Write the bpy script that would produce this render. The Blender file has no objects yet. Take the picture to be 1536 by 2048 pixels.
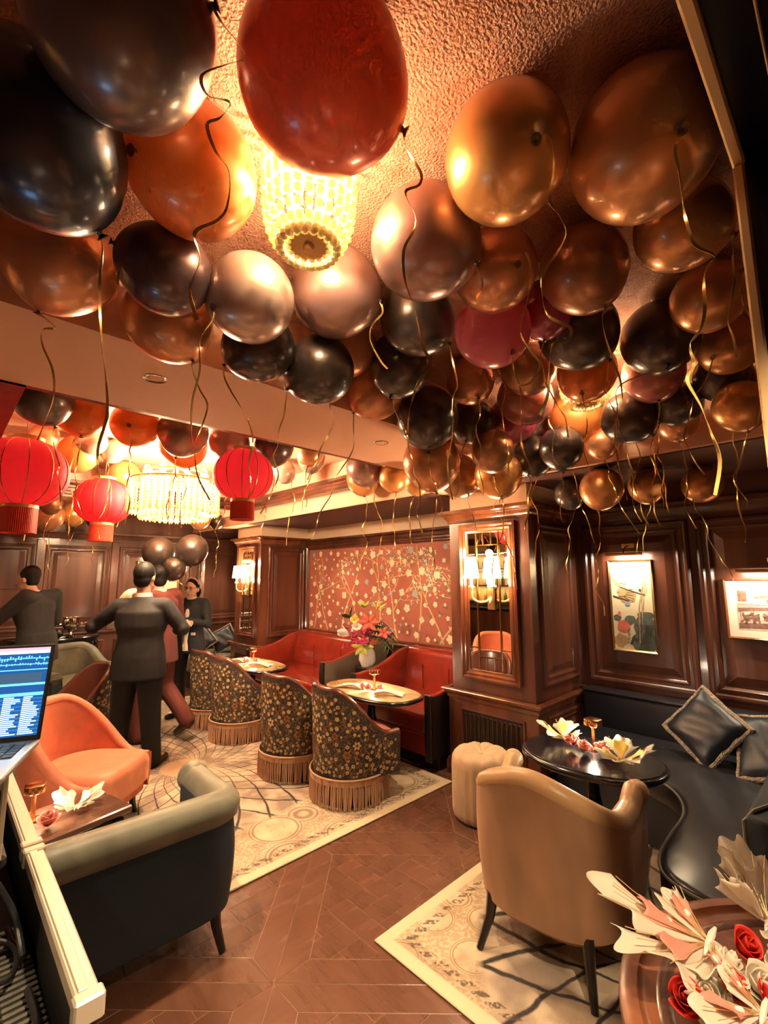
import bpy, bmesh, math, random
from mathutils import Vector, Matrix, Euler
R_ = random.Random
PI = math.pi
D = bpy.data
SC = bpy.context.scene
COL = SC.collection

# ------------------------------------------------------------------ camera, world, exposure, ceiling downlights
YAW, PITCH, ROLL = math.radians(46.06), math.radians(7.865), math.radians(-0.2)
cam_d = D.cameras.new('camera'); cam = D.objects.new('camera', cam_d); COL.objects.link(cam)
cam_d.sensor_fit = 'HORIZONTAL'; cam_d.sensor_width = 36.0
cam_d.lens = 36.0 * 928.0 / 1536.0
cam_d.clip_start = 0.02
_f = Vector((math.cos(YAW) * math.cos(PITCH), math.sin(YAW) * math.cos(PITCH), math.sin(PITCH)))
_r = _f.cross(Vector((0, 0, 1))).normalized(); _u = _r.cross(_f)
_r2 = _r * math.cos(ROLL) + _u * math.sin(ROLL); _u2 = _r2.cross(_f)
_m = Matrix((_r2, _u2, -_f)).transposed().to_4x4(); _m.translation = (0, 0, 1.60)
cam.matrix_world = _m
SC.camera = cam
world = D.worlds.new('room_ambience'); SC.world = world; world.use_nodes = True
world.node_tree.nodes['Background'].inputs[0].default_value = (1.0, 0.72, 0.5, 1)
world.node_tree.nodes['Background'].inputs[1].default_value = 0.15
SC.view_settings.view_transform = 'Standard'; SC.view_settings.look = 'None'
SC.view_settings.exposure = 1.82; SC.view_settings.gamma = 1.0
SC.view_settings.use_curve_mapping = False
WARM = (1.0, 0.72, 0.44); SOFT = (1.0, 0.82, 0.60)
SC.cycles.max_bounces = 5; SC.cycles.diffuse_bounces = 3; SC.cycles.glossy_bounces = 2; SC.cycles.transmission_bounces = 4; SC.cycles.transparent_max_bounces = 4
SC.cycles.adaptive_threshold = 0.085; SC.cycles.adaptive_min_samples = 16; SC.cycles.light_sampling_threshold = 0.03; SC.cycles.sample_clamp_indirect = 6.0

def spot(loc, watts, size=70, blend=.6, color=WARM, r=.03, aim=(0, 0, -1)):
    l = D.lights.new('downlight_beam', 'SPOT'); l.energy = watts; l.color = color
    l.spot_size = math.radians(size); l.spot_blend = blend; l.shadow_soft_size = r
    o = D.objects.new('downlight_beam', l); COL.objects.link(o); o.location = loc
    o.rotation_euler = Vector(aim).to_track_quat('-Z', 'Y').to_euler(); return o
def lamp(loc, watts, r=.04, color=WARM):
    l = D.lights.new('lamp_glow', 'POINT'); l.energy = watts; l.color = color; l.shadow_soft_size = r
    o = D.objects.new('lamp_glow', l); COL.objects.link(o); o.location = loc; return o
# ceiling downlights; the canopy pair and bar-front one are unseen, added for light (their trims are built further down)
DOWNLIGHTS = [((.613, 2.06, 2.44), 60, 85), ((2.0, 2.1, 2.44), 40, 85), ((3.19, .79, 2.30), 14, 90), ((3.5, 3.4, 2.30), 20, 100),
              ((3.5, 4.9, 2.30), 20, 100), ((.28, .04, 2.44), 32, 95), ((.72, -.25, 2.44), 70, 110), ((3.3, 7.0, 2.30), 26, 100), ((1.6, 7.0, 2.61), 34, 100),  # both canopy downlights are added out of view to light table and case
              ((-.9, 4.4, 2.79), 60, 120), ((-.8, 1.2, 2.79), 30, 110)]  # bar-front downlight is added, unseen, for bounced light
for _p, _w, _s in DOWNLIGHTS: spot(_p, _w, _s)

# ------------------------------------------------------------------ materials
MATS = {}
def mat(name, col, rough=.5, metal=0., var=0., vscale=6., bump=0., bscale=40., coat=0., sheen=0., spec=None, emit=None, estr=0., trans=0., transl=0., vcol=None, aniso=None, alpha=1., stretch=(1, 1, 1), rvar=0.):
    if name in MATS: return MATS[name]
    m = D.materials.new(name); MATS[name] = m; m.use_nodes = True
    nt = m.node_tree; b = nt.nodes['Principled BSDF']; L = nt.links
    b.inputs['Base Color'].default_value = (*col, 1); b.inputs['Roughness'].default_value = rough; b.inputs['Metallic'].default_value = metal
    b.inputs['Coat Weight'].default_value = coat; b.inputs['Coat Roughness'].default_value = .12
    b.inputs['Sheen Weight'].default_value = sheen; b.inputs['Transmission Weight'].default_value = trans; b.inputs['Alpha'].default_value = alpha
    if sheen: b.inputs['Sheen Roughness'].default_value = .35; b.inputs['Sheen Tint'].default_value = (*[min(1, c * 1.8 + .12) for c in col], 1)
    if spec is not None: b.inputs['Specular IOR Level'].default_value = spec
    if emit: m.cycles.emission_sampling = 'NONE'; b.inputs['Emission Color'].default_value = (*emit, 1); b.inputs['Emission Strength'].default_value = estr
    if var or bump or rvar:
        tc = nt.nodes.new('ShaderNodeTexCoord'); mp = nt.nodes.new('ShaderNodeMapping'); mp.inputs['Scale'].default_value = stretch
        L.new(tc.outputs['Object'], mp.inputs[0])
    if var or rvar:
        n = nt.nodes.new('ShaderNodeTexNoise'); n.inputs['Scale'].default_value = vscale; n.inputs['Detail'].default_value = 2; n.inputs['Roughness'].default_value = .6
        L.new(mp.outputs[0], n.inputs['Vector'])
    if var:
        r = nt.nodes.new('ShaderNodeValToRGB'); c2 = vcol if vcol else tuple(c * (1 - var) for c in col)
        r.color_ramp.elements[0].position = .35; r.color_ramp.elements[1].position = .68
        r.color_ramp.elements[0].color = (*c2, 1); r.color_ramp.elements[1].color = (*col, 1)
        L.new(n.outputs[0], r.inputs[0]); L.new(r.outputs[0], b.inputs['Base Color'])
    if rvar:
        mr = nt.nodes.new('ShaderNodeMapRange'); mr.inputs[3].default_value = max(.02, rough - rvar); mr.inputs[4].default_value = rough + rvar
        L.new(n.outputs[0], mr.inputs[0]); L.new(mr.outputs[0], b.inputs['Roughness'])
    if bump:
        n2 = nt.nodes.new('ShaderNodeTexNoise'); n2.inputs['Scale'].default_value = bscale; n2.inputs['Detail'].default_value = 1
        L.new(mp.outputs[0], n2.inputs['Vector'])
        bp = nt.nodes.new('ShaderNodeBump'); bp.inputs['Strength'].default_value = bump; bp.inputs['Distance'].default_value = .02
        L.new(n2.outputs[0], bp.inputs['Height']); L.new(bp.outputs[0], b.inputs['Normal'])
    if transl:
        t = nt.nodes.new('ShaderNodeBsdfTranslucent'); t.inputs[0].default_value = (*col, 1)
        mx = nt.nodes.new('ShaderNodeMixShader'); mx.inputs[0].default_value = transl
        L.new(b.outputs[0], mx.inputs[1]); L.new(t.outputs[0], mx.inputs[2]); L.new(mx.outputs[0], nt.nodes['Material Output'].inputs[0])
    return m

def wood(name, c1, c2, rough=.32, scale=5., coat=.35, stretch=(1, 1, .12), bump=.05):
    if name in MATS: return MATS[name]
    m = mat(name, c1, rough, coat=coat, var=.5, vcol=c2, vscale=scale, stretch=stretch, bump=bump, bscale=30, rvar=.08)
    return m
M_WALL = wood('mahogany_panelling', (.150, .047, .022), (.062, .018, .010))
M_WALLF = wood('dusty_mahogany_panelling', (.170, .070, .042), (.085, .032, .020))
M_LEDGE = wood('polished_mahogany_ledge', (.20, .065, .025), (.10, .028, .012), rough=.2)
M_FLOOR = wood('chestnut_parquet', (.145, .062, .036), (.120, .050, .029), rough=.26, scale=7, coat=.25, stretch=(.25, 2.2, 1), bump=.04)
M_FLOOR2 = wood('walnut_parquet', (.132, .056, .032), (.108, .045, .026), rough=.28, scale=7, coat=.25, stretch=(2.2, .25, 1), bump=.04)
M_JOINT = mat('pale_joint_highlight', (.24, .135, .075), .4)  # gloss highlights along the plank joints, painted as a pale base colour
M_PLAST = mat('salmon_plaster', (.80, .470, .320), .8, bump=.05, bscale=18)
M_CREAM = mat('cream_plaster', (.82, .60, .42), .75, bump=.03, bscale=18)
M_CEIL = mat('pebbled_salmon_ceiling', (.58, .270, .165), .75, bump=.5, bscale=130)
M_DARKRED = mat('shaded_alcove_plaster', (.115, .040, .030), .6)  # deep alcove shade put into the colour of its plaster
M_BLACKGL = mat('black_lacquer', (.010, .010, .014), .18, coat=.4)
M_GOLD = mat('gold_trim', (.90, .62, .30), .32, metal=.62)
M_BRASS = mat('copper_brass', (.85, .42, .18), .22, metal=1.)
M_OLDBRASS = mat('aged_brass', (.55, .33, .14), .32, metal=1.)
M_BRONZEM = mat('dark_bronze_caming', (.22, .10, .04), .3, metal=1.)
M_SILVER = mat('polished_silver', (.80, .72, .62), .12, metal=1.)
M_ALU = mat('satin_aluminium', (.64, .56, .43), .36, metal=.4, rvar=.06, vscale=20)
M_MIRROR = mat('mirror_glass', (.92, .86, .76), .015, metal=1.)
M_REDL = mat('oxblood_red_leather', (.30, .030, .014), .24, coat=.35, var=.25, vscale=4, bump=.10, bscale=9)
M_MAROON = mat('mauve_brown_leather', (.120, .038, .026), .27, coat=.3, bump=.05, bscale=12)
M_SEATP = mat('rose_brown_leather', (.42, .180, .130), .36, coat=.15, bump=.05, bscale=12)
M_NAVY = mat('midnight_blue_leather', (.020, .021, .026), .30, coat=.25, bump=.13, bscale=7)
M_NAVYV = mat('midnight_blue_velvet', (.010, .013, .022), .42, sheen=.14, bump=.12, bscale=10)
M_TEAL = mat('dark_teal_velvet', (.004, .017, .030), .6, sheen=.10, var=.3, vscale=5)
M_SAGE = mat('sage_velvet', (.175, .170, .115), .5, sheen=.4, var=.35, vscale=6)
M_BEIGE = mat('tan_velvet', (.400, .215, .115), .6, sheen=.35, var=.35, vscale=5, stretch=(1, 1, .5))
M_BEIGE2 = mat('tan_piping', (.50, .30, .14), .4, sheen=.2)
M_CREAMV = mat('cream_velvet', (.52, .36, .22), .6, sheen=.3, var=.15, vscale=6)
M_ORANGE = mat('terracotta_velvet', (.64, .175, .085), .6, sheen=.4, var=.25, vscale=7)
M_ORANGE2 = mat('terracotta_seat_velvet', (.62, .215, .11), .55, sheen=.4, var=.2, vscale=7)
M_FUR = mat('cream_fur_trim', (.38, .30, .22), .9, bump=.9, bscale=120)
M_FRINGE = mat('tan_silk_fringe', (.50, .285, .165), .5, sheen=.3)
M_BLK = mat('matte_black', (.012, .012, .013), .55)
M_BLKW = mat('ebonised_wood', (.014, .010, .008), .3, coat=.2)
M_WHITE = mat('white_linen', (.75, .70, .62), .8)
M_DARKW = wood('dark_walnut_top', (.17, .075, .045), (.09, .036, .022), rough=.25, stretch=(.3, 2, 1))
M_REDW = wood('reddish_tabletop', (.30, .105, .045), (.18, .058, .024), rough=.36, coat=.12, stretch=(2, .3, 1))
M_MARBLE = mat('golden_marble_top', (.62, .47, .26), .18, var=.45, vscale=7, vcol=(.34, .21, .08), coat=.4)
M_SHADE = mat('lit_cream_shade', (.95, .80, .58), .8, transl=.5, emit=(1, .72, .40), estr=5.)
M_BULB = mat('glowing_bulb', (1, .85, .6), .5, emit=(1, .78, .46), estr=60.)
M_CRYSTAL = mat('honey_crystal', (.98, .86, .58), .12, transl=.55, coat=.5, spec=.8)
M_LANT = mat('red_lantern_silk', (.74, .040, .058), .7, transl=.45)
M_LTAS = mat('red_tassel_silk', (.72, .07, .04), .6)
M_RIB = mat('gold_foil_ribbon', (.95, .64, .20), .25, metal=.65)
M_SKIN = mat('skin', (.60, .36, .24), .5)
M_SKINP = mat('pale_skin', (.80, .58, .44), .5)
M_HAIR = mat('black_hair', (.006, .005, .005), .6, spec=.25)
M_SUIT = mat('charcoal_suit_wool', (.011, .012, .014), .8, var=.2, vscale=20)
M_SUITB = mat('black_trouser_wool', (.006, .007, .009), .8)
M_REDS = mat('maroon_suit_wool', (.120, .026, .021), .8)
M_GREYS = mat('dark_grey_suit_wool', (.022, .022, .024), .85)
M_SHIRT = mat('white_shirt_cotton', (.80, .76, .70), .8)
M_PETW = mat('translucent_white_petal', (.92, .85, .72), .35, transl=.5)
M_PETP = mat('blush_petal', (.80, .34, .26), .5, transl=.25)
M_ROSER = mat('scarlet_rose_petal', (.62, .028, .016), .45, transl=.2)
M_ROSEP = mat('pink_rose_petal', (.78, .30, .24), .5, transl=.2)
M_LEAF = mat('dark_green_leaf', (.030, .060, .018), .45)
M_LEAFL = mat('lime_leaf', (.36, .38, .05), .5)
M_MAG = mat('magenta_orchid', (.36, .018, .085), .5)
M_YEL = mat('yellow_bloom', (.78, .60, .10), .5)
M_CORAL = mat('coral_lily', (.46, .09, .06), .5)
M_SCR = mat('laptop_aluminium', (.58, .57, .57), .35, metal=.9)
BAL = {'char': (.170, .125, .112), 'navy': (.034, .037, .050), 'red': (.80, .185, .090), 'orange': (.86, .320, .085), 'copper': (.78, .355, .170), 'plum': (.120, .072, .074),
       'silver': (.60, .440, .350), 'black': (.088, .066, .058), 'mauve': (.44, .260, .220), 'gold': (.90, .440, .140), 'bronze': (.74, .340, .120), 'brown': (.46, .215, .105),
       'pink': (.92, .300, .400), 'magenta': (.42, .060, .115), 'rose': (.46, .150, .125)}
for _k, _c in BAL.items():
    _met = .08 if _k == 'pink' else .25 if _k in ('magenta', 'orange', 'red', 'rose') else .55
    mat('pearl_latex_' + _k, _c, .33, metal=_met, coat=.7, transl={'orange': .22, 'pink': .50, 'red': .25}.get(_k, 0.))
    mat('thick_shaded_latex_' + _k, tuple(v * .25 for v in _c), .35, coat=.4)  # knot copy darker: thicker rubber, plus shade put into the colour

# ------------------------------------------------------------------ mesh helpers
class MB:
    def __init__(s): s.v = []; s.f = []
    def add(s, vs, fs, M=None):
        o = len(s.v)
        s.v += [tuple(M @ Vector(v)) for v in vs] if M is not None else [tuple(v) for v in vs]
        s.f += [tuple(i + o for i in f) for f in fs]; return s
    def box(s, x0, x1, y0, y1, z0, z1, M=None):
        vs = [(x, y, z) for x in (x0, x1) for y in (y0, y1) for z in (z0, z1)]
        return s.add(vs, [(0, 1, 3, 2), (4, 6, 7, 5), (0, 4, 5, 1), (2, 3, 7, 6), (0, 2, 6, 4), (1, 5, 7, 3)], M)
    def cbox(s, x0, x1, y0, y1, z0, z1, b=.01, seg=1, M=None):
        bm = bmesh.new(); bmesh.ops.create_cube(bm, size=1)
        for v in bm.verts: v.co = Vector((x0 + (v.co.x + .5) * (x1 - x0), y0 + (v.co.y + .5) * (y1 - y0), z0 + (v.co.z + .5) * (z1 - z0)))
        b = min(b, .49 * min(abs(x1 - x0), abs(y1 - y0), abs(z1 - z0)))
        bmesh.ops.bevel(bm, geom=bm.edges[:], offset=b, segments=seg, affect='EDGES', profile=.5)
        s.bm(bm, M); return s
    def bm(s, bm, M=None):
        bm.verts.index_update()
        s.add([v.co[:] for v in bm.verts], [[v.index for v in f.verts] for f in bm.faces], M); bm.free(); return s
    def lathe(s, prof, seg=24, M=None, sx=1., sy=1.):
        vs, fs = [], []; n = len(prof)
        for i in range(seg):
            a = 2 * PI * i / seg
            for r, z in prof: vs.append((r * math.cos(a) * sx, r * math.sin(a) * sy, z))
        for i in range(seg):
            j = (i + 1) % seg
            for k in range(n - 1): fs.append((i * n + k, j * n + k, j * n + k + 1, i * n + k + 1))
        if prof[0][0] > 1e-6 and prof[-1][0] > 1e-6 and math.dist(prof[0], prof[-1]) < .045:      # a ring: close the section, leave the hole
            for i in range(seg): j = (i + 1) % seg; fs.append((i * n + n - 1, j * n + n - 1, j * n, i * n))
            return s.add(vs, fs, M)
        if prof[0][0] > 1e-6: fs.append(tuple(i * n for i in range(seg))[::-1])
        if prof[-1][0] > 1e-6: fs.append(tuple(i * n + n - 1 for i in range(seg)))
        return s.add(vs, fs, M)
    def ball(s, c, r, seg=12, rings=8, sc=(1, 1, 1), M=None):
        T = Matrix.Translation(c) @ Matrix.Diagonal((*sc, 1))
        return s.lathe([(r * math.sin(PI * k / rings), -r * math.cos(PI * k / rings)) for k in range(rings + 1)], seg, (M @ T) if M is not None else T)
    def tube(s, path, r, seg=8, closed=False, caps=True, M=None, flat=1.):
        P = [Vector(p) for p in path]; n = len(P); rr = r if isinstance(r, (list, tuple)) else [r] * n
        vs, fs = [], []; up = None
        for i in range(n):
            t = (P[(i + 1) % n] - P[i - 1]) if closed else (P[min(i + 1, n - 1)] - P[max(i - 1, 0)])
            t = t.normalized() if t.length > 1e-9 else Vector((0, 0, 1))
            if up is None: up = Vector((0, 0, 1)) if abs(t.z) < .9 else Vector((1, 0, 0))
            a = t.cross(up)
            a = a.normalized() if a.length > 1e-6 else t.orthogonal().normalized()
            up = a.cross(t).normalized()
            for k in range(seg):
                q = 2 * PI * k / seg
                vs.append(P[i] + (a * math.cos(q) + up * math.sin(q) * flat) * rr[i])
        for i in range(n if closed else n - 1):
            j = (i + 1) % n
            for k in range(seg):
                l = (k + 1) % seg; fs.append((i * seg + k, i * seg + l, j * seg + l, j * seg + k))
        if caps and not closed: fs += [tuple(range(seg))[::-1], tuple((n - 1) * seg + k for k in range(seg))]
        return s.add(vs, fs, M)
    def prism(s, poly, z0, z1, M=None, bevel=0., seg=2, top_only=False):
        bm = bmesh.new(); vs = [bm.verts.new((x, y, z0)) for x, y in poly]; f = bm.faces.new(vs)
        bm.normal_update()
        if f.normal.z > 0: f.normal_flip()
        r = bmesh.ops.extrude_face_region(bm, geom=[f]); nv = [g for g in r['geom'] if isinstance(g, bmesh.types.BMVert)]
        bmesh.ops.translate(bm, verts=nv, vec=(0, 0, z1 - z0))
        if bevel:
            bm.normal_update(); zz = [z1] if top_only else [z0, z1]
            es = [e for e in bm.edges if any(abs(e.verts[0].co.z - z) < 1e-6 and abs(e.verts[1].co.z - z) < 1e-6 for z in zz)]
            bmesh.ops.bevel(bm, geom=es, offset=bevel, segments=seg, affect='EDGES', profile=.5, clamp_overlap=True)
        return s.bm(bm, M)
    def grid(s, P, closed_u=False, closed_v=False, M=None):
        nu, nv = len(P), len(P[0]); fs = []
        for i in range(nu if closed_u else nu - 1):
            for j in range(nv if closed_v else nv - 1):
                a, b = (i + 1) % nu, (j + 1) % nv; fs.append((i * nv + j, a * nv + j, a * nv + b, i * nv + b))
        return s.add([p for row in P for p in row], fs, M)
    def frame(s, u0, u1, v0, v1, prof, M=None):
        """mitred moulding round a rectangle; prof = [(inset, height)...]; u,v in plane, height along +w"""
        rows = []
        for u, v, du, dv in ((u0, v0, 1, 1), (u1, v0, -1, 1), (u1, v1, -1, -1), (u0, v1, 1, -1)):
            rows.append([(u + du * a, v + dv * a, h) for a, h in prof])
        return s.grid(rows, closed_u=True, M=M)
    def build(s, name, m, parent=None, smooth=35., fix=True):
        me = D.meshes.new(name); me.from_pydata(s.v, [], s.f)
        if fix:
            bm = bmesh.new(); bm.from_mesh(me); bmesh.ops.recalc_face_normals(bm, faces=bm.faces); bm.to_mesh(me); bm.free()
        me.materials.append(m)
        if smooth:
            me.shade_smooth(); me.set_sharp_from_angle(angle=math.radians(smooth))
        o = D.objects.new(name, me); COL.objects.link(o)
        if parent is not None: o.parent = parent
        return o
def thing(name, label, cat, loc=(0, 0, 0), rz=0., group=None):
    o = D.objects.new(name, None); o.empty_display_size = .05; COL.objects.link(o); o.location = loc; o.rotation_euler = (0, 0, rz)
    return tag(o, label, cat, group)
def tag(o, label, cat, group=None, kind=None):
    o['label'] = label; o['category'] = cat
    if group: o['group'] = group
    if kind: o['kind'] = kind
    return o
def struct(o, label=None):
    o['kind'] = 'structure'
    if label: o['label'] = label
    return o
def stuff(o): o['kind'] = 'stuff'; return o
def dup(root, loc, rz, label, group=None):
    def cp(o, par):
        c = o.copy(); COL.objects.link(c)
        if par is not None: c.parent = par
        for ch in [x for x in D.objects if x.parent is o]: cp(ch, c)
        return c
    r = cp(root, None); r.location = loc; r.rotation_euler = (0, 0, rz); r['label'] = label
    if group: r['group'] = group
    return r
def share(src, parent, loc=(0, 0, 0), rot=(0, 0, 0), scale=None, name=None):
    o = D.objects.new(name or src.name.split('.')[0], src.data); COL.objects.link(o); o.parent = parent; o.location = loc; o.rotation_euler = rot
    if scale: o.scale = scale
    return o
def plane_M(o, u, w):
    """matrix taking (u,v,w) wall coordinates to the room: origin o, u along the wall, v up, w out of the wall"""
    u = Vector(u); w = Vector(w); v = Vector((0, 0, 1))
    m = Matrix((u, v, w)).transposed().to_4x4(); m.translation = o; return m
def smooth01(t): t = max(0., min(1., t)); return t * t * (3 - 2 * t)
def spline(pts, n=8, closed=False):
    P = [Vector(p) for p in pts]; out = []; m = len(P)
    for i in range(m if closed else m - 1):
        a, b, c, d = (P[i - 1] if (closed or i) else P[0]), P[i], P[(i + 1) % m], (P[(i + 2) % m] if (closed or i + 2 < m) else P[-1])
        for k in range(n):
            t = k / n; out.append(.5 * ((2 * b) + (c - a) * t + (2 * a - 5 * b + 4 * c - d) * t * t + (3 * b - a - 3 * c + d) * t ** 3))
    if not closed: out.append(P[-1])
    return out
# ------------------------------------------------------------------ the room shell
XW, YF, XL, YB = 4.03, 7.60, -2.6, -1.8           # right wall, far wall, left wall, wall behind the camera
PX0, PY0, PY1, QY0, QY1 = 3.24, 1.776, 2.53, 5.82, 6.53   # pillar front plane and the two pillars' spans
floor = struct(MB().box(XL, XW + .1, YB, YF + .1, -.1, .0048).build('floor', M_JOINT, smooth=0), 'chestnut parquet laid in square diagonal panels')

def clip(poly, a, b, c):
    out = []; n = len(poly)
    for i in range(n):
        p, q = poly[i], poly[(i + 1) % n]; dp, dq = a * p[0] + b * p[1] - c, a * q[0] + b * q[1] - c
        if dp <= 0: out.append(p)
        if dp * dq < 0:
            t = dp / (dp - dq); out.append((p[0] + (q[0] - p[0]) * t, p[1] + (q[1] - p[1]) * t))
    return out
def panel_pieces(s, fw, w, g):
    """one Versailles panel centred on 0: four border boards and a diagonal basket weave"""
    h = s / 2; out = []
    out += [([(-h + g, -h + g), (h - g, -h + g), (h - fw - g, -h + fw - g), (-h + fw + g, -h + fw - g)], 0), ([(-h + fw + g, h - fw + g), (h - fw - g, h - fw + g), (h - g, h - g), (-h + g, h - g)], 0),
            ([(-h + g, -h + 2.5 * g), (-h + fw - g, -h + fw + g), (-h + fw - g, h - fw - g), (-h + g, h - 2.5 * g)], 1), ([(h - fw + g, -h + fw + g), (h - g, -h + 2.5 * g), (h - g, h - 2.5 * g), (h - fw + g, h - fw - g)], 1)]
    k = h - fw - g; c45 = math.sqrt(.5); n = int(s / w) + 3
    def put(x0, x1, y0, y1, kind):
        q = [((x - y) * c45, (x + y) * c45) for x, y in ((x0 + g, y0 + g), (x1 - g, y0 + g), (x1 - g, y1 - g), (x0 + g, y1 - g))]
        for a, b in ((1, 0), (-1, 0), (0, 1), (0, -1)): q = clip(q, a, b, k - g) if q else q
        if len(q) >= 3:
            ar = abs(sum(q[m][0] * q[(m + 1) % len(q)][1] - q[(m + 1) % len(q)][0] * q[m][1] for m in range(len(q)))) / 2
            if ar > .00012: out.append((q, kind))
    for i in range(-n, n + 1):
        for j in range(-n, n + 1):
            x, y = (i - .5) * w, (j - .5) * w
            if i % 2 and j % 2: put(x, x + w, y, y + w, 2)                     # square block between the woven strips
            elif i % 2 == 0 and j % 2 == 0:
                if (i // 2 + j // 2) % 2 == 0: put(x - w, x + 2 * w, y, y + w, 0)
                else: put(x, x + w, y - w, y + 2 * w, 1)
    return out
PS = .98; pieces = panel_pieces(PS, .12, .118, .0011); field = MB(); field2 = MB(); n_pl = 0
rot = Matrix.Rotation(math.radians(-45), 2); O = Vector((1.12, 1.80))
for i in range(-6, 8):
    for j in range(-6, 8):
        ctr = O + rot @ Vector((PS * (i + .5), PS * (j + .5)))
        if not (XL - .3 < ctr.x < XW + .3 and YB - .3 < ctr.y < YF + .3): continue
        for q, kind in pieces:
            w = [ctr + rot @ Vector(p) for p in q]
            if any(p.x < XL + .01 or p.x > XW - .01 or p.y < YB + .01 or p.y > YF - .01 for p in w): continue
            cx = sum(p.x for p in w) / len(w); cy = sum(p.y for p in w) / len(w)
            vis = (.9 < cx < 3.2 and 1.62 < cy < 2.45) or (.35 < cx < 1.6 and .55 < cy < 2.45 and cx + cy > 1.75)
            if vis:
                o = MB().prism([(p.x - cx, p.y - cy) for p in w], 0, .010, bevel=.0008, seg=1, top_only=True).build('plank', M_FLOOR if kind == 1 else M_FLOOR2, floor, smooth=0)
                o.location = (cx, cy, -.004); n_pl += 1
            else:
                (field if kind == 1 else field2).prism([tuple(p) for p in w], -.004, .006)
stuff(field.build('parquet_field', M_FLOOR, floor, smooth=0)); stuff(field2.build('parquet_field', M_FLOOR2, floor, smooth=0))

PANEL = [(-.012, 0), (-.012, .012), (.0, .022), (.012, .020), (.020, .012), (.034, .010), (.046, .016), (.058, .008), (.062, -.002)]
RAISED = [(.075, .001), (.120, .012)]
def wall_panel(M, u0, u1, v0, v1, parent, m, deep=1.):
    prof = [(a * deep, h * deep) for a, h in PANEL]
    MB().frame(u0, u1, v0, v1, prof, M).build('panel_moulding', m, parent)
    a, b = RAISED[0][0] * deep, RAISED[1][0] * deep; h = RAISED[1][1] * deep
    P = [(u0 + a, v0 + a, .001), (u1 - a, v0 + a, .001), (u1 - a, v1 - a, .001), (u0 + a, v1 - a, .001), (u0 + b, v0 + b, h), (u1 - b, v0 + b, h), (u1 - b, v1 - b, h), (u0 + b, v1 - b, h)]
    MB().add(P, [(0, 1, 5, 4), (1, 2, 6, 5), (2, 3, 7, 6), (3, 0, 4, 7), (4, 5, 6, 7)], M).build('panel', m, parent, smooth=0)
def cornice(M, u0, u1, z, prof, name, m, parent):
    rows = [[(u, z + v, w) for w, v in prof] for u in (u0, u1)]
    b = MB().grid(rows, M=M); n = len(prof)
    b.f += [tuple(range(n)), tuple(range(n, 2 * n))]
    return b.build(name, m, parent)
CROWN = [(0, -.02), (.012, -.02), (.014, .0), (.03, .02), (.034, .035), (.055, .055), (.075, .06), (.078, .085), (0, .085)]
LEDGE = [(0, -.06), (.010, -.06), (.012, -.035), (.03, -.02), (.032, -.008), (.045, -.006), (.048, .006), (.044, .012), (0, .014)]
SKIRT = [(0, .0), (.022, .0), (.022, .10), (.014, .12), (.010, .135), (0, .14)]

# right wall (bay with paintings, flower mural alcove)
wr = struct(MB().box(XW, XW + .1, YB, YF, 0, 2.9).build('wall_right', M_WALL, smooth=0), 'dark mahogany panelled wall behind the blue bench')
MR = plane_M((XW, 0, 0), (0, -1, 0), (-1, 0, 0))      # u = -Y
for a, b in ((-1.69, -.93), (-.85, .02), (.10, .97), (1.05, 1.70)): wall_panel(MR, a, b, .76, 2.0, wr, M_WALL, 1.25)
for a, b in ((-1.69, -.93), (-.85, .02), (.10, .97)): wall_panel(MR, a, b, .16, .56, wr, M_WALL)
cornice(MR, -PY0, 1.8, 2.06, CROWN, 'crown_moulding', M_WALL, wr); cornice(MR, -PY0, 1.8, .68, LEDGE, 'dado_rail', M_WALL, wr)
cornice(MR, -QY0, -PY1, 2.05, CROWN, 'crown_moulding', M_WALL, wr); cornice(MR, -QY0, -PY1, .80, LEDGE, 'dado_rail', M_WALL, wr)
MB().box(-QY0, -PY1, 2.135, 2.31, 0, .012, M=MR).build('plaster_band', M_CREAM, wr, smooth=0)
MB().box(-PY0, 1.8, 2.15, 2.31, 0, .012, M=MR).build('plaster_band', M_DARKRED, wr, smooth=0)  # band coloured dark to carry the shade under the soffit
MB().frame(-5.815, -2.55, .785, 2.045, [(0, 0), (0, .05), (.02, .055), (.035, .04), (.05, .045), (.065, .02), (.065, 0)], MR).build('mural_frame', M_WALL, wr)
wall_panel(MR, -7.5, -6.6, .8, 2.0, wr, M_WALL)

# far wall
wf = struct(MB().box(XL, XW + .1, YF, YF + .1, 0, 2.9).build('wall_far', M_WALLF, smooth=0), 'panelled wooden wall behind the standing guests')
MF = plane_M((0, YF, 0), (1, 0, 0), (0, -1, 0))
for a, b in ((-2.3, -1.2), (-1.05, .0), (.15, .92), (1.06, 1.80), (1.95, 2.95), (3.08, 3.9)): wall_panel(MF, a, b, .92, 2.02, wf, M_WALLF, 1.1); wall_panel(MF, a, b, .2, .72, wf, M_WALLF)
cornice(MF, XL, XW, 2.14, CROWN, 'crown_moulding', M_WALLF, wf); cornice(MF, XL, XW, .84, LEDGE, 'dado_rail', M_WALLF, wf)
for u in (1.0, 1.88, 3.02, .08): MB().cbox(u - .05, u + .05, .86, 2.1, 0, .03, .006, M=MF).build('pilaster_strip', M_WALLF, wf, smooth=0)
MB().cbox(.3, .78, 1.45, 1.95, .0, .02, .004, M=MF).build('inset_board', M_WALLF, wf, smooth=0)
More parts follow.
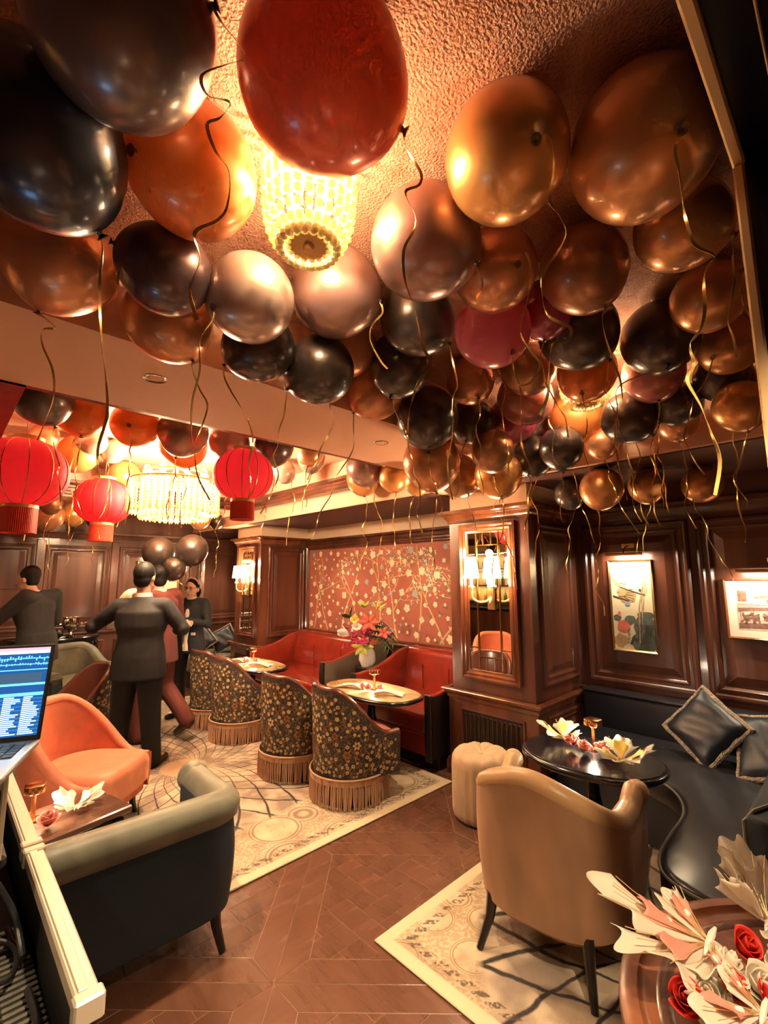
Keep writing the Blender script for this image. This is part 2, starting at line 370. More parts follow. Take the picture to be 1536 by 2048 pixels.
# left and rear walls close the room (seen in the pillar mirrors)
wl = struct(MB().box(XL - .1, XL, YB, YF, 0, 2.9).build('wall_left', M_WALL, smooth=0), 'dark wall behind the bar shelves')
ML = plane_M((XL, 0, 0), (0, 1, 0), (1, 0, 0))
for a, b in ((-1.6, -.6), (-.4, .7), (.9, 2.0), (2.2, 3.3)): wall_panel(ML, a, b, .9, 2.1, wl, M_WALL)
wb = struct(MB().box(XL - .1, XW + .1, YB - .1, YB, 0, 2.9).build('wall_behind', M_WALL, smooth=0), 'dark panelled wall at the rear of the room')
MBk = plane_M((0, YB, 0), (-1, 0, 0), (0, 1, 0))
for a, b in ((-3.9, -2.9), (-2.7, -1.7), (-1.5, -.5), (-.3, .7), (.9, 1.9)): wall_panel(MBk, a, b, .3, 2.1, wb, M_WALL)
for nm, M_, a, b, p in (('baseboard_right', MR, -PY0, 1.8, None), ('baseboard_far', MF, XL, XW, None)):
    struct(cornice(M_, a, b, 0, SKIRT, nm, M_WALL if 'right' in nm else M_WALLF, None))

# ceilings, beams and the alcove soffit
ceil = struct(MB().box(XL - .1, 2.99, YB - .1, PY0 + .01, 2.80, 2.9).build('ceiling', M_CEIL, smooth=0), 'pebbled salmon plaster ceiling above the balloons')
struct(MB().box(XL - .1, 2.99, PY1, QY0, 2.80, 2.9).box(XL - .1, 2.99, QY1, YF + .1, 2.62, 2.9).build('ceiling', M_PLAST, smooth=0), 'smooth salmon ceiling over the lanterns')
beam = struct(MB().box(XL - .1, 2.99, PY0 + .01, PY1, 2.45, 2.9).build('trim_1', M_PLAST, smooth=0), 'broad salmon plaster beam crossing the room')
struct(MB().box(XL - .1, 2.99, QY0, QY1, 2.45, 2.9).build('trim_2', M_PLAST, smooth=0), 'far plaster beam beyond the chandelier')
sof = struct(MB().box(2.99, XW + .1, YB - .1, YF + .1, 2.31, 2.9).build('trim_3', M_PLAST, smooth=0), 'salmon soffit above the wall benches')
MB().box(3.03, XW - .013, YB, PY0 - .02, 2.302, 2.312).box(3.03, XW - .013, PY1 + .02, QY0 - .02, 2.302, 2.312).box(3.03, XW - .013, QY1 + .02, YF - .1, 2.302, 2.312).build('alcove_ceiling', M_DARKRED, sof, smooth=0)  # alcove undersides darkened in colour, where shade falls
MB().box(2.980, 2.992, PY1 + .003, QY0 - .003, 2.305, 2.45).build('cove_band', M_CREAM, sof, smooth=0)
# stepped wooden coffer mouldings of the lantern bay
COFF = [(0, 2.47), (.10, 2.47), (.10, 2.49), (.085, 2.50), (.085, 2.53), (.06, 2.545), (.06, 2.565), (.035, 2.60), (.035, 2.63), (0, 2.64)]
rows = [[(2.985 - a, y, z) for a, z in COFF] for y in (PY1, QY0)]
cof = MB().grid(rows).build('coffer_moulding', M_WALL, sof)
rows = [[(x, QY0 - a, z) for a, z in COFF] for x in (.2, 2.985)]
t2 = [o for o in D.objects if o.name == 'trim_2'][0]
MB().grid(rows).build('coffer_moulding', M_WALL, t2)
MB().box(.2, 2.98, QY0 - .012, QY0 - .001, 2.452, 2.468).build('cove_band', M_CREAM, t2, smooth=0)
lso = struct(MB().box(XL - .1, .10, PY1 + .001, QY0 - .001, 2.45, 2.79).build('trim_4', M_PLAST, smooth=0), 'side soffit with wooden moulding left of the lanterns')
MB().grid([[(.10 + a * 1.2, y, z - .03) for a, z in COFF] for y in (PY1, QY0)]).build('coffer_moulding', M_WALL, lso)
MB().grid([[(x, PY1 + a, z) for a, z in COFF] for x in (.2, 2.985)]).build('coffer_moulding', M_WALL, beam)

# dark gold-edged canopy right beside the camera
M_NAVYP = mat('midnight_lacquer_panel', (.004, .005, .009), .25, coat=.2)
can = struct(MB().box(-.6, 1.60, -1.75, .105, 2.47, 2.795).box(1.145, 1.60, -1.75, .105, 1.72, 2.47).build('trim_5', M_NAVYP, smooth=0), 'black lacquer canopy with gold edging at the right')
g = MB(); g.cbox(-.6, 1.150, .094, .116, 2.452, 2.476, .004).build('gold_edge', M_GOLD, can, smooth=0)
MB().cbox(1.134, 1.150, .096, .116, 1.72, 2.452, .004).build('gold_edge', M_GOLD, can, smooth=0)
MB().cbox(-.6, 1.143, .030, .036, 2.464, 2.474, .002).build('gold_line', M_OLDBRASS, can, smooth=0)
MB().cbox(1.139, 1.146, .030, .036, 1.72, 2.466, .002).build('gold_line', M_OLDBRASS, can, smooth=0)

# ------------------------------------------------------------------ the two mirrored pillars
def pillar(name, y0, y1, label, seed):
    w = y1 - y0
    p = struct(MB().box(PX0, XW, y0, y1, .0, 2.12).build(name, M_WALL, smooth=0), label)
    Mf = plane_M((PX0, y1, 0), (0, -1, 0), (-1, 0, 0)); Ms = plane_M((PX0, y0, 0), (1, 0, 0), (0, -1, 0)); d = XW - PX0
    MB().box(PX0 + .005, XW, y0 + .004, y1 - .004, 2.12, 2.31).build('plaster_cap', M_CREAM, p, smooth=0)
    # plinth, ledge and crown
    MB().box(PX0 - .025, XW, y0 - .025, y1 + .025, 0, .64).build('plinth', M_WALL, p, smooth=0)
    for nm, z, prof, off, m in (('ledge', .665, LEDGE, .025, M_LEDGE), ('crown_moulding', 2.07, CROWN, 0, M_LEDGE), ('skirting', 0, SKIRT, .025, M_WALL)):
        rows = []
        for (x, y, sx, sy) in ((XW, y0, 0, -1), (PX0, y0, -1, -1), (PX0, y1, -1, 1), (XW, y1, 0, 1)):
            rows.append([(x + sx * (a + off), y + sy * (a + off), z + v) for a, v in prof])
        MB().grid(rows).build(nm, m, p, smooth=30)
    # side panels
    wall_panel(Ms, .13, d - .08, .78, 2.0, p, M_WALL, 1.1)
    wall_panel(plane_M((PX0, y0 - .025, 0), (1, 0, 0), (0, -1, 0)), .12, d - .1, .2, .56, p, M_WALL, .9)
    # mirror
    u0, u1, v0, v1 = .115, w - .105, .775, 2.03
    MB().frame(u0, u1, v0, v1, [(0, 0), (0, .03), (.015, .036), (.03, .02), (.045, .026), (.06, .012), (.075, .014), (.08, .002)], Mf).build('mirror_frame', M_LEDGE, p)
    MB().box(u0 + .08, u1 - .08, v0 + .08, v1 - .08, -.002, .004, Mf).build('mirror_pane', M_MIRROR, p, smooth=0)
    a0, a1, b0, b1 = u0 + .08, u1 - .08, v0 + .08, v1 - .08; ww = a1 - a0
    def bar(ua, ub, va, vb): MB().cbox(ua, ub, va, vb, .003, .012, .003, M=Mf).build('mirror_caming', M_BRONZEM, p, smooth=0)
    for t in (.22, .78): bar(a0 + ww * t - .007, a0 + ww * t + .007, b0, b1)
    for vv in (b0 + .10, b1 - .10): bar(a0 + ww * .22, a0 + ww * .78, vv - .005, vv + .005)
    for vv in (b0 + .17, b1 - .17): bar(a0, a0 + ww * .22, vv - .005, vv + .005); bar(a0 + ww * .78, a1, vv - .005, vv + .005)
    for t in (.4, .6): bar(a0 + ww * t - .005, a0 + ww * t + .005, b0, b0 + .10); bar(a0 + ww * t - .005, a0 + ww * t + .005, b1 - .10, b1)
    # radiator grille in the plinth
    Mg = plane_M((PX0 - .025, y1, 0), (0, -1, 0), (-1, 0, 0)); g0, g1, h0, h1 = .12, w - .10, .14, .52
    MB().box(g0, g1, h0, h1, -.001, .003, Mg).build('grille_back', M_BLK, p, smooth=0)
    MB().frame(g0 - .02, g1 + .02, h0 - .02, h1 + .02, [(0, 0), (0, .014), (.012, .016), (.02, .008), (.022, 0)], Mg).build('grille_frame', M_WALL, p)
    n = 13; src = None
    for i in range(n):
        c = (g1 - g0) * (i + .5) / n + g0; hw = (g1 - g0) / n * .33
        if src is None:
            path = [(-hw, h0 + .02, .006)] + [(-hw * math.cos(PI * k / 6), h1 - .03 + hw * math.sin(PI * k / 6), .006) for k in range(7)] + [(hw, h0 + .02, .006)]
            src = MB().tube([Vector(q) for q in path], .0045, 5).build('grille_bar', M_BRONZEM, p); src.matrix_local = Mg @ Matrix.Translation((c, 0, 0))
        else:
            o = share(src, p); o.matrix_local = Mg @ Matrix.Translation((c, 0, 0))
    return p
pillar('wall_pillar_near', PY0, PY1, 'mahogany pillar with mirror, sconce and grille beside the red bench', 1)
pillar('wall_pillar_far', QY0, QY1, 'mahogany pillar with mirror and sconce beyond the far red bench', 2)

def sconce(y, label):
    t = thing('wall_sconce', label, 'wall lamp', (PX0 - .012, y, 1.45), 0, 'twin-shade wall sconces')
    MB().cbox(-.012, 0, -.035, .035, -.12, .16, .006).build('backplate', M_OLDBRASS, t)
    for s in (-1, 1):
        arm = spline([(-.012, 0, -.02), (-.05, .02 * s, -.05), (-.10, .055 * s, -.055), (-.125, .095 * s, -.02), (-.125, .102 * s, .06)], 6)
        MB().tube(arm, .009, 8).build('arm', M_GOLD, t)
        MB().lathe([(.0, .05), (.022, .055), (.024, .07), (.012, .075), (.012, .15), (0, .15)], 12, Matrix.Translation((-.125, .102 * s, 0))).build('candle_tube', M_WHITE, t)
        sh = MB().lathe([(.062, .13), (.045, .30), (.043, .30), (.060, .13)], 24, Matrix.Translation((-.125, .102 * s, 0))).build('lamp_shade', M_SHADE, t)
        MB().ball((-.125, .102 * s, .20), .018, 8, 6).build('bulb', M_BULB, t)
        lamp((PX0 - .137, y + .102 * s, 1.45 + .34), 3.5, .03); lamp((PX0 - .137, y + .102 * s, 1.45 + .10), 2.5, .03)
    return t
sconce(2.115, 'lit twin-shade brass sconce on the near mirrored pillar'); sconce(6.13, 'lit twin-shade brass sconce on the far mirrored pillar')

# recessed downlights
for k, (p, w_, s_) in enumerate(DOWNLIGHTS):
    lab = ['silver recessed downlight in the salmon beam', 'recessed downlight in the beam near the pillar', 'dark recessed downlight in the soffit over the blue bench', 'recessed downlight above the near red bench', 'recessed downlight above the far red bench',
           'unseen downlight added in the black canopy overhead', 'unseen downlight added in the black canopy by its gold corner', 'recessed downlight over the far blue bench', 'recessed downlight over the console table', 'unseen downlight added in front of the bar', 'recessed downlight above the music desk'][k]
    t = thing('downlight', lab, 'downlight', (p[0], p[1], p[2] + (.03 if 'canopy' in lab else .01)), 0, 'recessed ceiling downlights')
    MB().lathe([(.032, .03), (.034, .002), (.036, -.002), (.048, -.003), (.050, .0), (.050, .004)], 24).build('trim_ring', M_SILVER, t)
    MB().lathe([(0, .028), (.030, .028), (.030, .026), (0, .026)], 16).build('reflector', M_SILVER, t)
# ------------------------------------------------------------------ rugs (flat woven print: procedural lattice)
def rug_mat(name, cx, cy, x0, x1, y0, y1, spirals, tight, lw, rmax, vs, gold):
    m = D.materials.new(name); m.use_nodes = True; nt = m.node_tree; L = nt.links; b = nt.nodes['Principled BSDF']; b.inputs['Roughness'].default_value = .95
    b.inputs['Sheen Weight'].default_value = .15
    tc = nt.nodes.new('ShaderNodeTexCoord'); sep = nt.nodes.new('ShaderNodeSeparateXYZ'); L.new(tc.outputs['Object'], sep.inputs[0])
    def mth(op, a, b_=None, c=None):
        n = nt.nodes.new('ShaderNodeMath'); n.operation = op
        for i, v in enumerate((a, b_, c)):
            if v is None: continue
            if isinstance(v, (int, float)): n.inputs[i].default_value = v
            else: L.new(v, n.inputs[i])
        return n.outputs[0]
    def noise(scale, detail=4):
        n = nt.nodes.new('ShaderNodeTexNoise'); n.inputs['Scale'].default_value = scale; n.inputs['Detail'].default_value = detail; L.new(tc.outputs['Object'], n.inputs['Vector']); return n.outputs[0]
    def mix(f, a, b_):
        n = nt.nodes.new('ShaderNodeMix'); n.data_type = 'RGBA'
        if isinstance(f, (int, float)): n.inputs[0].default_value = f
        else: L.new(f, n.inputs[0])
        for i, v in ((6, a), (7, b_)):
            if isinstance(v, tuple): n.inputs[i].default_value = (*v, 1)
            else: L.new(v, n.inputs[i])
        return n.outputs[2]
    def step(v, lo, hi):
        n = nt.nodes.new('ShaderNodeMapRange'); n.inputs[1].default_value = lo; n.inputs[2].default_value = hi; L.new(v, n.inputs[0]); return n.outputs[0]
    wob = mth('MULTIPLY', mth('SUBTRACT', noise(6), .5), .05)
    x = mth('ADD', mth('SUBTRACT', sep.outputs[0], cx), wob); y = mth('ADD', mth('SUBTRACT', sep.outputs[1], cy), wob)
    r = mth('SQRT', mth('ADD', mth('MULTIPLY', x, x), mth('MULTIPLY', y, y))); th = mth('ARCTAN2', y, x); lr = mth('LOGARITHM', mth('MAXIMUM', r, .02), math.e)
    a = mth('MULTIPLY', lr, tight); t = mth('MULTIPLY', th, spirals)
    s1 = mth('ABSOLUTE', mth('SINE', mth('MULTIPLY', mth('ADD', a, t), .5))); s2 = mth('ABSOLUTE', mth('SINE', mth('MULTIPLY', mth('SUBTRACT', a, t), .5)))
    line = mth('SUBTRACT', 1, step(mth('MINIMUM', s1, s2), lw, lw * 2.2))
    # zones: medallion disc, lattice, floral border
    dx = mth('MINIMUM', mth('SUBTRACT', sep.outputs[0], x0), mth('SUBTRACT', x1, sep.outputs[0])); dy = mth('MINIMUM', mth('SUBTRACT', sep.outputs[1], y0), mth('SUBTRACT', y1, sep.outputs[1])); edge = mth('MINIMUM', dx, dy)
    inlat = mth('MULTIPLY', step(r, .17, .19), mth('SUBTRACT', 1, step(r, rmax, rmax + .04)))
    wear = noise(9, 6); fine = noise(55, 2)
    base = mix(step(wear, .38, .66), (.54, .43, .28), (.34, .25, .155))
    base = mix(mth('MULTIPLY', step(noise(3.2), .45, .6), .35), base, (.66, .55, .38))
    cellc = mix(step(noise(5, 2), .42, .58), (.46, .36, .25), (.24, .18, .13)); latt = mix(line, cellc, (.022, .014, .013))
    # border arabesque: cell rings
    vo = nt.nodes.new('ShaderNodeTexVoronoi'); vo.inputs['Scale'].default_value = vs; vo.inputs['Randomness'].default_value = .45; L.new(tc.outputs['Object'], vo.inputs['Vector']); vd = vo.outputs['Distance']
    ring = mth('SUBTRACT', 1, step(mth('ABSOLUTE', mth('SUBTRACT', vd, .40)), .008, .022)); ring2 = mth('SUBTRACT', 1, step(mth('ABSOLUTE', mth('SUBTRACT', vd, .45)), .004, .016))
    v2 = nt.nodes.new('ShaderNodeTexVoronoi'); v2.inputs['Scale'].default_value = 34; L.new(tc.outputs['Object'], v2.inputs['Vector'])
    dots = mth('MULTIPLY', mth('SUBTRACT', 1, step(v2.outputs['Distance'], .12, .26)), step(mth('SINE', mth('MULTIPLY', vd, 40)), .1, .5))
    speck = mth('MULTIPLY', step(fine, .44, .52), step(vd, .42, .5))
    bord = mix(mth('MAXIMUM', mth('MULTIPLY', mth('MAXIMUM', ring, ring2), .7), mth('MULTIPLY', mth('MAXIMUM', dots, mth('MULTIPLY', speck, .7)), .6)), base, gold)
    col = mix(inlat, bord, latt)
    col = mix(mth('SUBTRACT', 1, step(r, .165, .185)), col, (.42, .27, .16))
    # running chain along the edge and pale selvedge
    ch = mth('MULTIPLY', mth('MULTIPLY', step(edge, .085, .09), mth('SUBTRACT', 1, step(edge, .125, .13))), step(mth('ABSOLUTE', mth('SINE', mth('MULTIPLY', mth('ADD', sep.outputs[0], sep.outputs[1]), 48))), .5, .7))
    col = mix(mth('MULTIPLY', mth('MULTIPLY', ch, step(noise(70, 2), .40, .55)), .85), col, (.06, .035, .025)); col = mix(mth('SUBTRACT', 1, step(edge, .055, .065)), col, (.62, .49, .32))
    L.new(col, b.inputs['Base Color'])
    bp = nt.nodes.new('ShaderNodeBump'); bp.inputs['Strength'].default_value = .4; bp.inputs['Distance'].default_value = .01
    L.new(noise(180, 2), bp.inputs['Height']); L.new(bp.outputs[0], b.inputs['Normal'])
    return m
M_BIND = mat('dark_teal_rug_binding', (.03, .06, .065), .8)
def rug(label, x0, x1, y0, y1, cx, cy, sp, ti, lw, rmax, vs, gold):
    t = thing('rug', label, 'rug', (0, 0, 0)); m = rug_mat('woven_rug_' + label.split()[0], cx, cy, x0, x1, y0, y1, sp, ti, lw, rmax, vs, gold)
    MB().cbox(x0, x1, y0, y1, .0085, .018, .003).build('pile', m, t, smooth=0)
    MB().box(x0 + .004, x1 - .004, y0 + .004, y1 - .004, .0062, .0085).build('binding', M_BIND, t, smooth=0); return t
rug('large oriental rug with a sunburst medallion under the floral chairs', .15, 3.06, 2.42, 6.5, 1.66, 4.16, 32, 17, .085, 1.22, 2.6, (.14, .085, .05))
rug('smaller oriental rug under the tan tub chair and oval table', 1.545, 3.3, -1.2, 1.675, 2.42, .52, 22, 11, .10, .98, 4.6, (.22, .12, .04))

# ------------------------------------------------------------------ tub chairs
def U(w, d, r, n=44):
    """horseshoe from the front of the left arm (+y) round the back to the front of the right arm; chair faces +x"""
    pts = [(d / 2, w / 2)]; xb = -d / 2
    for k in range(11): a = PI / 2 * k / 10; pts.append((xb + r - r * math.sin(a), w / 2 - r + r * math.cos(a)))
    for k in range(11): a = PI / 2 * k / 10; pts.append((xb + r - r * math.cos(a), -w / 2 + r - r * math.sin(a)))
    pts.append((d / 2, -w / 2))
    ln = [0]
    for i in range(1, len(pts)): ln.append(ln[-1] + math.dist(pts[i], pts[i - 1]))
    out = []; j = 0
    for k in range(n + 1):
        t = ln[-1] * k / n
        while j < len(pts) - 2 and ln[j + 1] < t: j += 1
        f = (t - ln[j]) / max(1e-9, ln[j + 1] - ln[j]); out.append((pts[j][0] + (pts[j + 1][0] - pts[j][0]) * f, pts[j][1] + (pts[j + 1][1] - pts[j][1]) * f))
    return out
def normals2(P):
    o = []
    for i in range(len(P)):
        a, b = P[max(0, i - 1)], P[min(len(P) - 1, i + 1)]; dx, dy = b[0] - a[0], b[1] - a[1]; l = math.hypot(dx, dy); o.append((-dy / l, dx / l))   # outward: left of travel is inside -> flip
    return [(-x, -y) for x, y in o]
def shell(root, plan, th, zb, top, seat, mo, mi, mr, flare=.0, rr=None, outer='back_shell', inner='inner_back', rim='rim', roll=0., nz=10, bulge=0.):
    N = normals2(plan); n = len(plan); O, I, Rm, rads = [], [], [], []
    for i, (p, q) in enumerate(zip(plan, N)):
        s = i / (n - 1); h = top(s)
        def at(off, z): return (p[0] + q[0] * off, p[1] + q[1] * off, z)
        O.append([at(flare * ((zb + (h - zb) * k / nz) - zb) / (.8 - zb) + bulge * math.sin(PI * k / nz), zb + (h - zb) * k / nz) for k in range(nz + 1)])
        fl = flare * (h - zb) / (.8 - zb)
        I.append([at(fl * (1 - k / nz) - th, h + (seat - h) * k / nz) for k in range(nz + 1)])
        Rm.append(Vector(at(fl - th / 2 + roll, h))); rads.append(rr(s) if callable(rr) else (rr or th * .56))
    MB().grid(O).build(outer, mo, root, smooth=60); MB().grid(I).build(inner, mi, root, smooth=60)
    # closed arm fronts
    for e in (0, -1):
        c = MB(); P = O[e] + I[e]; c.add(P, [tuple(range(len(P)))]); c.build('arm_front', mo, root, smooth=0)
    MB().tube(Rm, rads, 10).build(rim, mr, root, smooth=60)
def seat_pad(root, plan, th, z0, z1, m, front=.03, bev=.03, name='seat'):
    N = normals2(plan); pts = [(p[0] - q[0] * (th - .004), p[1] - q[1] * (th - .004)) for p, q in zip(plan, N)]
    xf = plan[0][0]; pts = [(pts[0][0] + front, pts[0][1] * .8)] + pts + [(pts[-1][0] + front, pts[-1][1] * .8)]
    k = [(pts[-1][0] + .02 * math.sin(PI * j / 6), pts[-1][1] + (pts[0][1] - pts[-1][1]) * j / 6) for j in range(1, 6)]
    return MB().prism(pts + k, z0, z1, bevel=bev, seg=4, top_only=True).build(name, m, root, smooth=60)

def floral_mat():
    m = D.materials.new('dark_floral_tapestry'); m.use_nodes = True; nt = m.node_tree; L = nt.links; b = nt.nodes['Principled BSDF']; b.inputs['Roughness'].default_value = .7
    tc = nt.nodes.new('ShaderNodeTexCoord'); mp = nt.nodes.new('ShaderNodeMapping'); L.new(tc.outputs['Object'], mp.inputs[0])
    ns = nt.nodes.new('ShaderNodeTexNoise'); ns.inputs['Scale'].default_value = 9; L.new(mp.outputs[0], ns.inputs['Vector'])
    vm = nt.nodes.new('ShaderNodeVectorMath'); vm.operation = 'MULTIPLY_ADD'; vm.inputs[1].default_value = (.06, .06, .06); L.new(ns.outputs['Color'], vm.inputs[0]); L.new(mp.outputs[0], vm.inputs[2])
    cur = None
    def layer(prev, scale, lo, hi, c, feat='F1', rnd=1., keep=None):
        v = nt.nodes.new('ShaderNodeTexVoronoi'); v.feature = feat; v.inputs['Scale'].default_value = scale; v.inputs['Randomness'].default_value = rnd; L.new(vm.outputs[0], v.inputs['Vector'])
        r = nt.nodes.new('ShaderNodeMapRange'); r.inputs[1].default_value = lo; r.inputs[2].default_value = hi; r.inputs[3].default_value = 1; r.inputs[4].default_value = 0; L.new(v.outputs['Distance'], r.inputs[0])
        f = r.outputs[0]
        if keep is not None:
            s = nt.nodes.new('ShaderNodeSeparateColor'); L.new(v.outputs['Color'], s.inputs[0]); g = nt.nodes.new('ShaderNodeMath'); g.operation = 'GREATER_THAN'; g.inputs[1].default_value = keep; L.new(s.outputs[0], g.inputs[0])
            k = nt.nodes.new('ShaderNodeMath'); k.operation = 'MULTIPLY'; L.new(f, k.inputs[0]); L.new(g.outputs[0], k.inputs[1]); f = k.outputs[0]
        x = nt.nodes.new('ShaderNodeMix'); x.data_type = 'RGBA'; L.new(f, x.inputs[0]); x.inputs[7].default_value = (*c, 1)
        if isinstance(prev, tuple): x.inputs[6].default_value = (*prev, 1)
        else: L.new(prev, x.inputs[6])
        return x.outputs[2]
    w = nt.nodes.new('ShaderNodeTexWave'); w.inputs['Scale'].default_value = 13; w.inputs['Distortion'].default_value = 22; w.inputs['Detail'].default_value = 5; w.inputs['Detail Scale'].default_value = 2.2; L.new(vm.outputs[0], w.inputs['Vector'])
    r = nt.nodes.new('ShaderNodeValToRGB'); r.color_ramp.elements[0].position = .66; r.color_ramp.elements[0].color = (.026, .021, .020, 1); r.color_ramp.elements[1].position = .95; r.color_ramp.elements[1].color = (.12, .085, .05, 1); L.new(w.outputs[0], r.inputs[0])
    c = layer(r.outputs[0], 45, .2, .26, (.30, .2, .1), keep=.8)
    L.new(c, b.inputs['Base Color']); return m
M_FLORAL = floral_mat()
M_PRC = mat('print_cream_gold', (.70, .50, .22), .7, var=.25, vscale=60); M_PRO = mat('print_rust_orange', (.40, .150, .060), .7, var=.4, vscale=60); M_PRL = mat('print_olive_tan', (.24, .165, .085), .7, var=.4, vscale=50); M_PRD = mat('print_dark_eye', (.13, .05, .02), .7)
def chair_print(root, pl, top, zb, flare):
    """flat woven flowers following the outer shell"""
    N = normals2(pl); ln = [0]
    for i in range(1, len(pl)): ln.append(ln[-1] + math.dist(pl[i], pl[i - 1]))
    Lt = ln[-1]; rd = R_(17)
    def P(a, z, off):
        t_ = max(0, min(.9999, a / Lt)) * (len(pl) - 1); i = int(t_); f = t_ - i; x = pl[i][0] * (1 - f) + pl[i + 1][0] * f; y = pl[i][1] * (1 - f) + pl[i + 1][1] * f; nx = N[i][0] * (1 - f) + N[i + 1][0] * f; ny = N[i][1] * (1 - f) + N[i + 1][1] * f; o = flare * (z - zb) / (.8 - zb) + off; return (x + nx * o, y + ny * o, z)
    B = {k: MB() for k in 'colde'}; cnt = [0]
    def poly(k, pts):
        if any(not (.012 < a < Lt - .012) or z < zb + .012 or z > top(a / Lt) - .022 for a, z in pts): return
        cnt[0] += 1; B[k].add([P(a, z, .0012 + cnt[0] * 2.2e-6) for a, z in pts], [tuple(range(len(pts)))])
    def bloom(k, a, z, r, n, dep, ph=0.): poly(k, [(a + r * (1 - dep + dep * abs(math.cos(n * q / 2 + ph))) * math.cos(q), z + r * (1 - dep + dep * abs(math.cos(n * q / 2 + ph))) * math.sin(q)) for q in [2 * PI * j / (n * 5) for j in range(n * 5)]])
    def leafp(k, a, z, l, an, w):
        for sg in (0, 1):
            q = [(0, 0), (.3, w), (.65, w * .8), (1, .04), (.65, -w * .5), (.3, -w * .7)]; poly(k, [(a + l * (x * math.cos(an) - y * math.sin(an)), z + l * (x * math.sin(an) + y * math.cos(an))) for x, y in q]); break
    n = 0
    for _ in range(1100):
        a, z = rd.uniform(.02, Lt - .02), rd.uniform(zb + .02, .76); leafp('l' if rd.random() < .65 else 'o', a, z, rd.uniform(.02, .055), rd.uniform(.4, 2.7), rd.uniform(.07, .16))
    taken = []
    def free(a, z, r):
        if any(math.hypot(a - x, z - y) < r + q for x, y, q in taken): return False
        taken.append((a, z, r)); return True
    for _ in range(750):
        a, z = rd.uniform(.03, Lt - .03), rd.uniform(zb + .03, .75); hz = (z - zb) / .55
        if hz > .55 and rd.random() < .8: r = rd.uniform(.009, .019); k, nn, dp = 'c', 5, .30
        elif .28 < hz <= .6 and rd.random() < .5: r = rd.uniform(.028, .042); k, nn, dp = ('c' if rd.random() < .4 else 'o'), 6, .5
        else: r = rd.uniform(.008, .014); k, nn, dp = 'c', 6, .15
        if free(a, z, r * 1.05):
            bloom(k, a, z, r, nn, dp, rd.uniform(0, 3))
            if nn == 6: bloom('e' if k == 'c' else 'd', a, z, r * .36, 5, .1)
    for k, nm, m in (('l', 'printed_leaves', M_PRL), ('o', 'printed_rust_flowers', M_PRO), ('c', 'printed_cream_flowers', M_PRC), ('d', 'printed_dark_centres', M_PRD), ('e', 'printed_centres', M_PRD)):
        if B[k].f: stuff(B[k].build(nm, m, root, smooth=0, fix=False))
def fringe_chair(label):
    t = thing('fringed_tub_chair', label, 'chair', (0, 0, 0), 0, 'floral tub chairs with tan fringe'); pl = U(.56, .52, .27)
    top = lambda s: .47 + .325 * (1 - smooth01((abs(s - .5) - .10) / .34))
    shell(t, pl, .055, .20, top, .40, M_FLORAL, M_MAROON, M_MAROON, flare=.02, rr=.024)
    seat_pad(t, pl, .055, .30, .455, M_SEATP); chair_print(t, pl, top, .20, .02)
    ring = pl + [(.28 * math.cos(a), .28 * math.sin(a) * .99) for a in [(-60 + 15 * k) * PI / 180 for k in range(9)]]
    ring = []
    for k in range(72):
        a = 2 * PI * k / 72; ring.append((.285 * math.cos(a), .285 * math.sin(a)))
    MB().prism([(x * .90, y * .90) for x, y in ring], .19, .33).build('seat_base', M_FLORAL, t, smooth=60)
    MB().grid([[(x * 1.01, y * 1.01, z) for z in (.215, .19, .17)] for x, y in ring], closed_u=True).build('fringe_band', M_FRINGE, t)
    MB().tube([(x * 1.015, y * 1.015, .213) for x, y in ring], .007, 6, closed=True).build('braid', M_FRINGE, t)
    rd = R_(7); f = MB()
    for k in range(190):
        a = 2 * PI * k / 190; r = .284 + rd.uniform(-.006, .006); e = rd.uniform(-.012, .012)
        p0 = Vector((r * math.cos(a), r * math.sin(a), .20)); p1 = Vector(((r + .004) * math.cos(a + e * .6), (r + .004) * math.sin(a + e * .6), .11)); p2 = Vector(((r + rd.uniform(-.004, .012)) * math.cos(a + e * 1.6), (r + rd.uniform(-.004, .012)) * math.sin(a + e * 1.6), .022))
        f.tube([p0, p1, p2], .0042, 4)
    stuff(f.build('fringe', M_FRINGE, t)); MB().lathe([(.22, .018), (.24, .018), (.24, .19), (.22, .19)], 24).build('base', M_BLK, t)
    return t
fc = fringe_chair('floral fringed tub chair nearest the camera, beside the near marble table')
fc.location = (2.36, 2.83, 0); fc.rotation_euler = (0, 0, -.15)
G = 'floral tub chairs with tan fringe'
dup(fc, (2.30, 3.47, 0), .10, 'second floral fringed tub chair, between the near chair and the rug medallion', G)
dup(fc, (2.36, 4.56, 0), -.05, 'floral fringed tub chair drawn up to the far marble table', G)
dup(fc, (2.38, 5.16, 0), .05, 'farthest floral fringed tub chair, beside the woman with folded arms', G)
dup(fc, (1.00, 4.95, 0), 3.3, 'floral tub chair with salmon rim behind the orange chair and laptop', G)

# tan tub chair in front right
def leg(root, x, y, x2, y2, h, m=M_BLKW, r0=.026, r1=.014, z0=.019):
    MB().tube([(x2, y2, z0), ((x + x2) / 2 * .5 + x * .5, (y + y2) / 2 * .5 + y * .5, h * .6), (x, y, h)], [r1, (r0 + r1) / 2, r0], 8).build('leg', m, root)
t = thing('tub_chair', 'tan velvet tub chair with sloping back and black legs', 'chair', (2.125, 1.115, 0), .10)
pl = U(.62, .52, .24); top = lambda s: .575 + .170 * (1 - smooth01((abs(s - .5) - .0) / .36)) + .045 * smooth01((abs(s - .5) - .43) / .06)
shell(t, pl, .085, .20, top, .36, M_BEIGE, M_BEIGE, M_BEIGE2, flare=.03, rr=.046, bulge=.012)
seat_pad(t, pl, .085, .26, .42, M_BEIGE)
MB().prism([(x, y) for x, y in U(.58, .48, .22)], .165, .24, bevel=.05, seg=3).build('seat_base', M_BEIGE, t, smooth=60)
